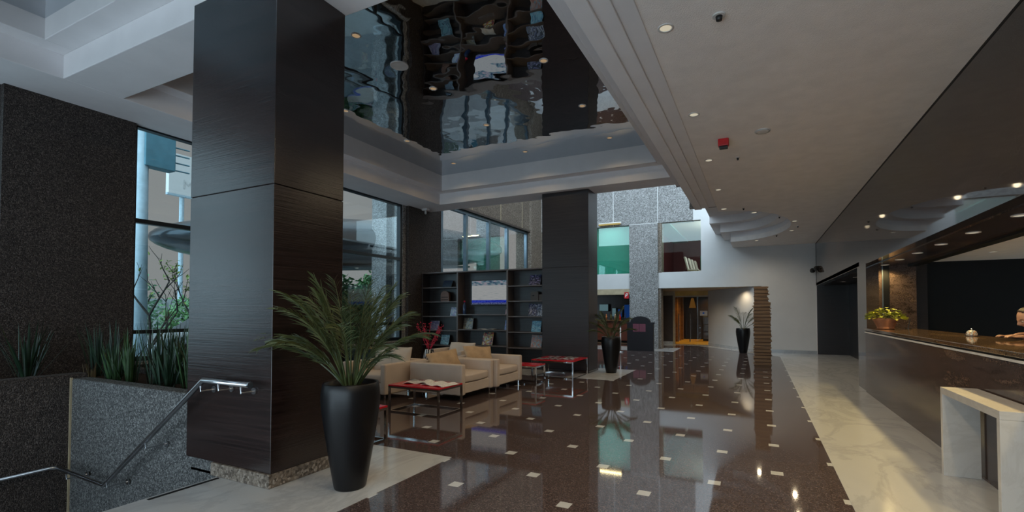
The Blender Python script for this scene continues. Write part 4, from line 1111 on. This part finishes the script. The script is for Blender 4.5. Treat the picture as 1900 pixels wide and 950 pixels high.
b = B(); b.box(-7.4, -4.75, BY + .07, BY + .14, 3.02, 3.07); struct('window_sill', b, M['white_wall'], w)
b = B(); b.box(-3.47, -1.97, BY + .10, BY + .115, 3.05, 5.06); w = struct('window_6', b, M['pale_green_glass'])
b = B(); b.box(-3.47, -1.97, BY + .07, BY + .14, 3.03, 3.07); struct('window_sill', b, M['white_wall'], w)
b = B(); b.box(-4.38, -3.55, 19.6, 27.9, 5.44, 5.49); struct('ceiling_teal_strip', b, M['teal_wall'])
for x, y, p, lab in ((-5.9, 19.85, 8, 'left mezzanine room'),):
    t = thing('ceiling_tube_lamp', 'slim fluorescent fitting on the ceiling of the teal mezzanine room', 'lamp', (x, y, 5.35))
    b = B(); b.box(-.5, .5, -.06, .06, -.05, 0); part(t, 'housing', b, M['trim_white'])
    b = B(); b.tube([(-.48, 0, -.07), (.48, 0, -.07)], .018, 10); part(t, 'tube', b, M['lens_c'])
    ld = bpy.data.lights.new('lamp', 'AREA'); ld.shape = 'RECTANGLE'; ld.size = 1.0; ld.size_y = .08; ld.energy = p; ld.color = (.9, 1, .95); link('lamp', ld, t, (0, 0, -.1))
t = thing('ceiling_tube_lamp', 'slim fluorescent fitting in the maroon mezzanine room', 'lamp', (-1.2, 22.5, 5.50))
b = B(); b.box(-.4, .4, -.06, .06, -.05, 0); part(t, 'housing', b, M['trim_white'])
b = B(); b.tube([(-.38, 0, -.07), (.38, 0, -.07)], .018, 10); part(t, 'tube', b, M['lens_c'])
ld = bpy.data.lights.new('lamp', 'POINT'); ld.energy = 170; ld.color = (1, .98, .92); ld.shadow_soft_size = .15; link('lamp', ld, t, (0, 0, -.4))
# white chairs in the maroon room
def white_chair(label, loc, rotz):
    t = thing('white_chair', label, 'chair', loc, rotz)
    b = B(); b.prism_y([(.13, .45), (.20, .45), (.36, 1.02), (.31, 1.06), (.27, 1.04)], -.22, .22)
    part(t, 'backrest', b, M['plastic_w'], bevel=.02)
    b = B(); b.box(-.30, .2, -.22, .22, .40, .45); part(t, 'seat', b, M['plastic_w'], bevel=.015)
    for x in (-.27, .17):
        for y in (-.19, .19): part(t, 'leg', B().tube([(x, y, 0), (x, y, .40)], .015, 8), M['chrome'])
    return t
FZ = 3.03
for i, (x, y) in enumerate(((-2.76, 23.0), (-2.68, 23.7), (-2.62, 24.4), (-2.55, 25.1))):
    white_chair('white chair back in the maroon mezzanine room, %s from the left' % ORD[i], (x, y, FZ - .02), PI)
t = thing('green_chair', 'green chair back at the right edge of the mezzanine window', 'chair', (-2.12, 22.4, FZ - .02), 2.2)
b = B(); b.box(-.04, .04, -.24, .24, .45, 1.02); part(t, 'backrest', b, plain('green_cloth', (.02, .22, .12), .6), bevel=.03)
b = B(); b.box(-.48, .04, -.24, .24, .38, .449); part(t, 'seat', b, plain('green_cloth_seat', (.02, .18, .10), .6), bevel=.02)
for x in (-.44, 0):
    for y in (-.2, .2): part(t, 'leg', B().tube([(x, y, 0), (x, y, .38)], .015, 8), M['chrome'])

# ================================================================== RECEPTIONIST behind the counter
def skin_mesh(verts, edges, radii, root=0, sub=2):
    me = bpy.data.meshes.new('skin_tmp'); me.from_pydata(verts, edges, [])
    o = bpy.data.objects.new('skin_tmp', me); COL.objects.link(o)
    o.modifiers.new('s', 'SKIN'); m = o.modifiers.new('d', 'SUBSURF'); m.levels = sub; m.render_levels = sub
    for i, r in enumerate(radii):
        r = r if isinstance(r, tuple) else (r, r)
        me.skin_vertices[0].data[i].radius = r
    me.skin_vertices[0].data[root].use_root = True
    dg = bpy.context.evaluated_depsgraph_get()
    out = bpy.data.meshes.new_from_object(o.evaluated_get(dg)); bpy.data.objects.remove(o); return out
# local frame: origin on the floor under the hips, facing +X (turned towards the desk below)
V = [(0, 0, .86), (.07, 0, 1.0), (.14, 0, 1.14), (.19, 0, 1.24), (.24, 0, 1.30), (.275, 0, 1.345)]
Rr = [(.15, .13), (.125, .10), (.13, .10), (.115, .085), .05, .045]
Ed = [(i, i + 1) for i in range(5)]
def add(vs, rs, frm):
    base = len(V)
    for k, (v, r) in enumerate(zip(vs, rs)):
        V.append(v); Rr.append(r); Ed.append((frm if k == 0 else base + k - 1, base + k))
    return base + len(vs) - 1
hands = []
for s in (-1, 1):
    add([(.18, s * .165, 1.235), (.23, s * .20, 1.10), (.27, s * .215, 1.235), (.38, s * .13, 1.232), (.43, s * .09, 1.228)], [.058, .046, .040, .030, .024], 3)
    hands.append((.43, s * .09, 1.228, s))
    add([(-.01, s * .09, .80), (.03, s * .10, .47), (-.03, s * .10, .085), (.09, s * .11, .035)], [.095, .062, .042, .035], 0)
for hx, hy, hz, s in hands:
    w = len(V) - 1
body_me = skin_mesh(V, Ed, Rr, 0)
bmh = bmesh.new(); bmh.from_mesh(body_me)
# hands: palm and five separate fingers
for hx, hy, hz, s in hands:
    hv = [(hx, hy, hz), (hx + .05, hy - s * .008, hz - .004), (hx + .085, hy - s * .012, hz - .006)]; hr = [.022, (.036, .014), (.038, .013)]; he = [(0, 1), (1, 2)]
    for k, (off, ln) in enumerate(((-.030, .058), (-.010, .072), (.011, .076), (.031, .068))):
        o0 = len(hv); y0 = hy - s * .012 + off
        hv += [(hx + .098, y0, hz - .004), (hx + .098 + ln * .45, y0 + off * .1, hz + .004), (hx + .098 + ln * .78, y0 + off * .12, hz - .006), (hx + .098 + ln * .95, y0 + off * .12, hz - .016)]
        hr += [.0095, .0090, .0082, .0068]; he += [(2, o0), (o0, o0 + 1), (o0 + 1, o0 + 2), (o0 + 2, o0 + 3)]
    o0 = len(hv); hv += [(hx + .045, hy - s * .042, hz - .004), (hx + .078, hy - s * .058, hz - .008), (hx + .10, hy - s * .060, hz - .014)]; hr += [.012, .010, .0085]; he += [(1, o0), (o0, o0 + 1), (o0 + 1, o0 + 2)]
    hm = skin_mesh(hv, he, hr, 0); bmh.from_mesh(hm)
# head
hb = bmesh.new(); bmesh.ops.create_icosphere(hb, subdivisions=5, radius=1)
def g_(x, s): return math.exp(-(x / s) ** 2)
for v in hb.verts:
    x, y, z = v.co
    X_ = x * .096; Y_ = y * .074; Z_ = z * .116
    if z < 0: Y_ *= 1 - .30 * (-z) ** 1.3; X_ *= 1 - .10 * (-z) if x < 0 else 1
    if x < 0 and z < -.2: X_ *= 1 - .35 * min(1, (-z - .2))
    f = max(0, x)
    X_ += f * (.026 * g_(y, .17) * g_(z + .16, .17) + .014 * g_(y, .14) * g_(z + .02, .22))     # nose
    X_ += f * (.008 * g_(z - .20, .12) * g_(abs(y) - .3, .3))                                  # brow
    X_ -= f * .016 * g_(abs(y) - .36, .17) * g_(z - .04, .12)                                  # eye sockets
    X_ += f * .009 * g_(y, .28) * (g_(z + .50, .06) + .8 * g_(z + .60, .06)) - f * .005 * g_(y, .3) * g_(z + .55, .025)   # lips
    X_ += f * .014 * g_(y, .3) * g_(z + .86, .16)                                              # chin
    v.co = (X_, Y_, Z_)
for s in (-1, 1):
    gg = bmesh.ops.create_icosphere(hb, subdivisions=2, radius=1)
    bmesh.ops.transform(hb, matrix=Matrix.Translation((-.008, s * .074, -.008)) @ Matrix.Diagonal((.017, .008, .030, 1)), verts=gg['verts'])
HM = Matrix.Translation((.345, 0, 1.425)) @ Matrix.Rotation(R(30), 4, 'Y')
bmesh.ops.transform(hb, matrix=HM, verts=hb.verts)
tmp = bpy.data.meshes.new('head_tmp'); hb.to_mesh(tmp); hb.free(); bmh.from_mesh(tmp)
whole = bpy.data.meshes.new('body'); bmh.to_mesh(whole); bmh.free()
pt_ = thing('person', 'woman in a red top, dark hair tied back, bending over the counter', 'person', (2.985, 6.93, T), PI + .10)
tmpo = bpy.data.objects.new('t', whole); COL.objects.link(tmpo)
rm = tmpo.modifiers.new('r', 'REMESH'); rm.mode = 'VOXEL'; rm.voxel_size = .0055; rm.use_smooth_shade = True
sm_ = tmpo.modifiers.new('sm', 'SMOOTH'); sm_.iterations = 2; sm_.factor = .4
dg = bpy.context.evaluated_depsgraph_get(); bodym = bpy.data.meshes.new_from_object(tmpo.evaluated_get(dg)); bpy.data.objects.remove(tmpo)
bodym.materials.clear(); bodym.materials.append(M['skin'])
for p in bodym.polygons: p.use_smooth = True
link('body', bodym, pt_)
# eyes and brows
for s in (-1, 1):
    b = B(); b.ball((0, 0, 0), .0115, sub=2); bmesh.ops.transform(b.bm, matrix=HM @ Matrix.Translation((.076, s * .028, .006)), verts=b.bm.verts); part(pt_, 'eye', b, M['plastic_w'], smooth=True)
    b = B(); b.ball((0, 0, 0), .006, sub=2); bmesh.ops.transform(b.bm, matrix=HM @ Matrix.Translation((.0835, s * .028, .004)), verts=b.bm.verts); part(pt_, 'iris', b, M['hair'], smooth=True)
    b = B(); b.tube([(.088, s * .012, .026), (.088, s * .03, .031), (.078, s * .046, .026)], .0028, 6); bmesh.ops.transform(b.bm, matrix=HM, verts=b.bm.verts); part(pt_, 'eyebrow', b, M['hair'])
# hair: cap pulled back into a bun
b = B(); bmesh.ops.create_icosphere(b.bm, subdivisions=4, radius=1)
kill = []
for v in b.bm.verts:
    x, y, z = v.co
    if x > .10 + .62 * max(0, z) ** 1.0 - .05 or (z < -.45): kill.append(v)
    v.co = (x * .104 - .004, y * .083, z * .124 + .003)
bmesh.ops.delete(b.bm, geom=kill, context='VERTS')
bmesh.ops.transform(b.bm, matrix=HM, verts=b.bm.verts)
o = part(pt_, 'hair', b, M['hair'], smooth=True); m = o.modifiers.new('solid', 'SOLIDIFY'); m.thickness = .010; m.offset = -1
b = B(); b.ball((0, 0, 0), .042, sub=3); bmesh.ops.transform(b.bm, matrix=HM @ Matrix.Translation((-.125, 0, .03)), verts=b.bm.verts); part(pt_, 'hair_bun', b, M['hair'], smooth=True)
# clothes
V2 = [(-.01, 0, .84), (.07, 0, 1.0), (.14, 0, 1.14), (.185, 0, 1.235), (.225, 0, 1.285)]; R2 = [(.165, .145), (.140, .115), (.145, .113), (.132, .098), .075]; E2 = [(0, 1), (1, 2), (2, 3), (3, 4)]
for s in (-1, 1):
    o0 = len(V2); V2 += [(.18, s * .165, 1.235), (.23, s * .20, 1.10), (.275, s * .21, 1.175)]; R2 += [.070, .060, .056]; E2 += [(3, o0), (o0, o0 + 1), (o0 + 1, o0 + 2)]
me = skin_mesh(V2, E2, R2); me.materials.clear(); me.materials.append(M['cloth_red'])
for p in me.polygons: p.use_smooth = True
link('blouse', me, pt_)
V3 = [(-.01, 0, .90), (0, 0, .70), (.01, 0, .52)]; me = skin_mesh(V3, [(0, 1), (1, 2)], [(.175, .15), (.19, .165), (.19, .165)]); me.materials.clear(); me.materials.append(M['cloth_dark'])
for p in me.polygons: p.use_smooth = True
link('skirt', me, pt_)
for s in (-1, 1):
    b = B(); b.ball((.03, s * .11, .035), .05, (2.1, .85, .7), 2); part(pt_, 'shoe', b, M['plastic_b'], smooth=True)

# ================================================================== OUTSIDE, seen through the windows
b = B(); b.box(-70, -14.2, -30, 70, -.3, -.06); struct('ground_street', b, M['asphalt'])
b = B(); b.box(-14.2, -9.5, -30, 70, -.3, -.03); struct('ground_pavement', b, M['concrete'])
b = B(); b.box(-14.3, -14.1, -30, 70, -.3, .06); struct('ground_kerb', b, M['agg_light'])
t = thing('entrance_canopy', 'huge dark blue metal canopy hovering outside the windows', 'canopy', (-13.2, 14.2, 4.05))
b = B(); prof = []
n = 28
for i in range(n + 1):
    a = -PI / 2 + PI * i / n; prof.append((max(0, math.cos(a)) ** .8, math.sin(a)))
b.lathe([(r, z) for r, z in prof], 72)
bmesh.ops.transform(b.bm, matrix=Matrix.Rotation(R(5.0), 4, 'X') @ Matrix.Diagonal((2.7, 8.0, .85, 1)), verts=b.bm.verts)
part(t, 'shell', b, M['canopy'], smooth=True)
b = B(); b.lathe([(0, -.86), (.62, -.80), (.62, -.86), (0, -.90)], 60); bmesh.ops.transform(b.bm, matrix=Matrix.Rotation(R(5.0), 4, 'X') @ Matrix.Diagonal((2.9, 8.4, 1, 1)), verts=b.bm.verts)
part(t, 'underside_panel', b, M['canopy_under'])
rc = random.Random(8)
for k in range(10):
    b = B(); b.lathe([(0, 0), (.06, 0), (.06, -.02), (0, -.02)], 12, (rc.uniform(-1.2, 1.3), -3.5 + k * .8, -.86 + (-3.5 + k * .8) * math.tan(R(5.0)))); part(t, 'canopy_lamp', b, M['lens_c'])
for i, (x0, x1, y0, y1, lab) in enumerate(((-10.9, -10.3, 11.05, 11.98, 'pale aggregate pillar outside the tall window'), (-12.3, -11.7, 19.3, 20.6, 'pale aggregate pillar outside the end of the storefront'))):
    t = thing('stone_pillar', lab, 'pillar', ((x0 + x1) / 2, (y0 + y1) / 2, -.03)); w, d = (x1 - x0) / 2, (y1 - y0) / 2
    b = B(); b.box(-w, w, -d, d, 0, 7); part(t, 'shaft', b, M['agg_light'], bevel=.02)
    b = B(); b.box(-w - .04, w + .04, -d - .04, d + .04, 0, .12); part(t, 'base', b, M['concrete'])
def leaf_mass(b, c, r, n, size, rnd, sc=(1, 1, 1)):
    for k in range(n):
        d = Vector((rnd.gauss(0, 1), rnd.gauss(0, 1), rnd.gauss(0, 1))).normalized() * r * rnd.uniform(.62, 1.05)
        q = Vector(c) + Vector((d.x * sc[0], d.y * sc[1], d.z * sc[2])); dd = Vector((rnd.gauss(0, 1), rnd.gauss(0, 1), rnd.gauss(0, .7))).normalized()
        sd = dd.cross(Vector((rnd.gauss(0, 1), rnd.gauss(0, 1), rnd.gauss(0, 1)))).normalized()
        b.blade(q, dd, size * rnd.uniform(.7, 1.3), size * .55, .5, sd, 2)
rl = random.Random(21)
t = thing('hedge', 'tall dense green hedge outside the tall window by the pillar', 'hedge', (-15.9, 15.0, -.03))
b = B()
for k in range(40): leaf_mass(b, (rl.uniform(-.3, .4), rl.uniform(-3.2, 2.4), rl.uniform(.4, 2.75)), .62, 420, .17, rl)
part(t, 'foliage', b, M['hedge'])
b = B()
for k in range(8): b.tube([(0, -2.4 + k * .6, 0), (.05, -2.4 + k * .6, 1.2), (0, -2.3 + k * .6, 2.2)], .03, 6)
part(t, 'stems', b, M['bark'])
for i, (x, y, z, r, lab) in enumerate(((-19.5, 8.3, 1.1, 1.05, 'rounded bush across the street, leftmost'), (-20.5, 11.2, 1.5, 1.25, 'rounded bush across the street, second from the left'), (-19.2, 14.0, 1.5, 1.2, 'tall bush across the street behind the silver car'), (-26, 16.0, 2.1, 1.9, 'large bush far behind the silver car'), (-26, 11.3, 2.1, 1.9, 'large far bush behind the bare tree'), (-19.0, 18.6, 1.0, 1.1, 'bush beyond the hedge to the right'), (-15.5, 20.6, .8, .9, 'yellowish bush below the far end of the canopy'))):
    t = thing('bush', lab, 'bush', (x, y, -.06))
    b = B()
    for k in range(9): leaf_mass(b, (rl.uniform(-.4, .4) * r, rl.uniform(-.7, .7) * r, z * rl.uniform(.5, 1.25)), r * .6, 170, .17, rl)
    part(t, 'foliage', b, M['bush'] if i % 2 == 0 else M['hedge'])
    b = B()
    for k in range(4): b.tube([(0, 0, 0), (rl.uniform(-.4, .4) * r, rl.uniform(-.5, .5) * r, z * 1.1)], .035, 6)
    part(t, 'stems', b, M['bark'])
def tree(loc, label, h, seed, leaves):
    rn = random.Random(seed); t = thing('young_tree', label, 'tree', loc); tips = []; b = B()
    def grow(p, d, L, r, lev):
        pts = [p]; dd = d
        for i in range(4):
            p = p + dd * L / 4; dd = (dd + Vector((rn.uniform(-.14, .14), rn.uniform(-.14, .14), .05))).normalized(); pts.append(p)
        b.tube(pts, [r * (1 - .13 * i) for i in range(5)], 6)
        if lev < 3:
            for k in range(3 if lev else 4):
                a = rn.uniform(0, 2 * PI); q = pts[rn.randint(2, 4)]
                grow(q, (dd + Vector((math.cos(a), math.sin(a), .15)) * rn.uniform(.5, .85)).normalized(), L * rn.uniform(.5, .68), r * .55, lev + 1)
        else: tips.extend(pts[1:])
    grow(Vector((0, 0, 0)), Vector((.02, .03, 1)).normalized(), h * .5, .045, 0)
    part(t, 'branches', b, M['bark'])
    b2 = B()
    for q in tips:
        for k in range(leaves if leaves else (1 if rn.random() < .12 else 0)):
            dd = Vector((rn.gauss(0, 1), rn.gauss(0, 1), rn.gauss(0, .6))).normalized()
            b2.blade(q + Vector((rn.uniform(-.06, .06),) * 3), dd, .09, .045, .4, dd.cross(Vector((.3, .2, 1))), 2)
    part(t, 'leaves', b2, M['young'])
tree((-11.6, 5.45, -.03), 'nearly bare young tree outside the left window', 2.9, 3, 0)
tree((-12.4, 6.75, -.03), 'young tree with sparse yellow green leaves before the canopy tip', 3.2, 8, 3)
t = thing('lamp_post', 'pale blue street post with a teal box outside the left window', 'post', (-13.0, 5.92, -.03))
b = B(); b.tube([(0, 0, 0), (0, 0, 2.6), (0, 0, 6.3)], [.16, .13, .10], 16); part(t, 'shaft', b, M['post'], smooth=True)
b = B(); b.box(-.15, .15, -.02, .62, 4.95, 5.75); part(t, 'box', b, M['teal_metal'], bevel=.02)
for k in range(4):
    b = B(); b.tube([(0, .62, 5.02 + .19 * k), (0, 1.0, 5.03 + .19 * k)], .018, 6); part(t, 'rod', b, M['teal_metal'])
t = thing('billboard', 'faint white billboard on a pole far outside the left window', 'billboard', (-40, 19.8, -.06))
b = B(); b.box(-.2, .2, 0, 9, 10.5, 13.6); part(t, 'panel', b, M['bill'])
b = B(); b.tube([(0, 1.0, 0), (0, 1.0, 10.5)], .16, 10); part(t, 'pole', b, M['post'])
b = B(); b.box(.0, .24, -.1, 9.1, 10.35, 10.5); part(t, 'walkway', b, M['post'])
me = text_mesh('lettering', 'MEX', 1.0, M['bill_ink'], .01); o = link('lettering', me, t, (.22, 1.9, 11.3)); o.rotation_euler = (R(90), 0, R(90))
# silver car
t = thing('car', 'silver car parked across the street beyond the left window', 'car', (-15.6, 9.3, -.06))
side = [(-2.15, .35), (-2.2, .62), (-2.05, .78), (-1.15, .92), (-.55, 1.33), (-.1, 1.42), (.8, 1.42), (1.45, 1.10), (2.05, 1.02), (2.15, .75), (2.15, .35)]
b = B()
w = .84
A = [b.bm.verts.new((-w if z < 1.0 else -w * .82, y, z)) for y, z in side]; C2 = [b.bm.verts.new((w if z < 1.0 else w * .82, y, z)) for y, z in side]
b.bm.faces.new(A); b.bm.faces.new(C2[::-1])
for i in range(len(side)): j = (i + 1) % len(side); b.bm.faces.new((A[i], A[j], C2[j], C2[i]))
part(t, 'body', b, M['car'], bevel=.05, seg=3)
b = B(); b.prism([(-.78, -1.10), (.78, -1.10), (.66, -.56), (-.66, -.56)], 0, .012)
for v in b.bm.verts: v.co.z += .935 + (v.co.y + 1.10) / .54 * .385 + .02
part(t, 'windscreen', b, M['car_glass'])
for s in (-1, 1):
    b = B(); pts = [(-.85, .98), (-.45, 1.30), (.75, 1.34), (1.2, 1.08), (1.2, .98)]
    vs = [b.bm.verts.new((s * (w * (1.0 if z < 1 else .86) + .012), y, z)) for y, z in pts]; v2 = [b.bm.verts.new((s * (w * (1.0 if z < 1 else .86) - .02), y, z)) for y, z in pts]
    b.bm.faces.new(vs); b.bm.faces.new(v2[::-1])
    for i in range(5): j = (i + 1) % 5; b.bm.faces.new((vs[i], vs[j], v2[j], v2[i]))
    part(t, 'side_window', b, M['car_glass'])
    for y in (-1.35, 1.35):
        b = B(); b.lathe([(0, -.1), (.31, -.1), (.33, -.06), (.33, .06), (.31, .1), (0, .1)], 24); bmesh.ops.transform(b.bm, matrix=Matrix.Translation((s * .76, y, .33)) @ Matrix.Rotation(PI / 2, 4, 'Y'), verts=b.bm.verts); part(t, 'wheel', b, M['rubber'])
t = thing('info_kiosk', 'teal panel kiosk outside the storefront', 'kiosk', (-13.5, 21.0, -.03))
b = B(); b.box(-.2, .2, 0, 1.1, 0, 3.4); part(t, 'cabinet', b, M['teal_metal'], bevel=.02)
b = B(); b.box(.2, .22, .1, 1.0, 1.6, 3.2); part(t, 'panel', b, M['post'])
b = B(); b.box(-.28, .28, -.06, 1.16, 3.4, 3.5); part(t, 'cap', b, M['frame'])
b = B(); b.box(-30, -29.6, -6, 60, -.1, 2.2); struct('wall_street', b, M['concrete'])
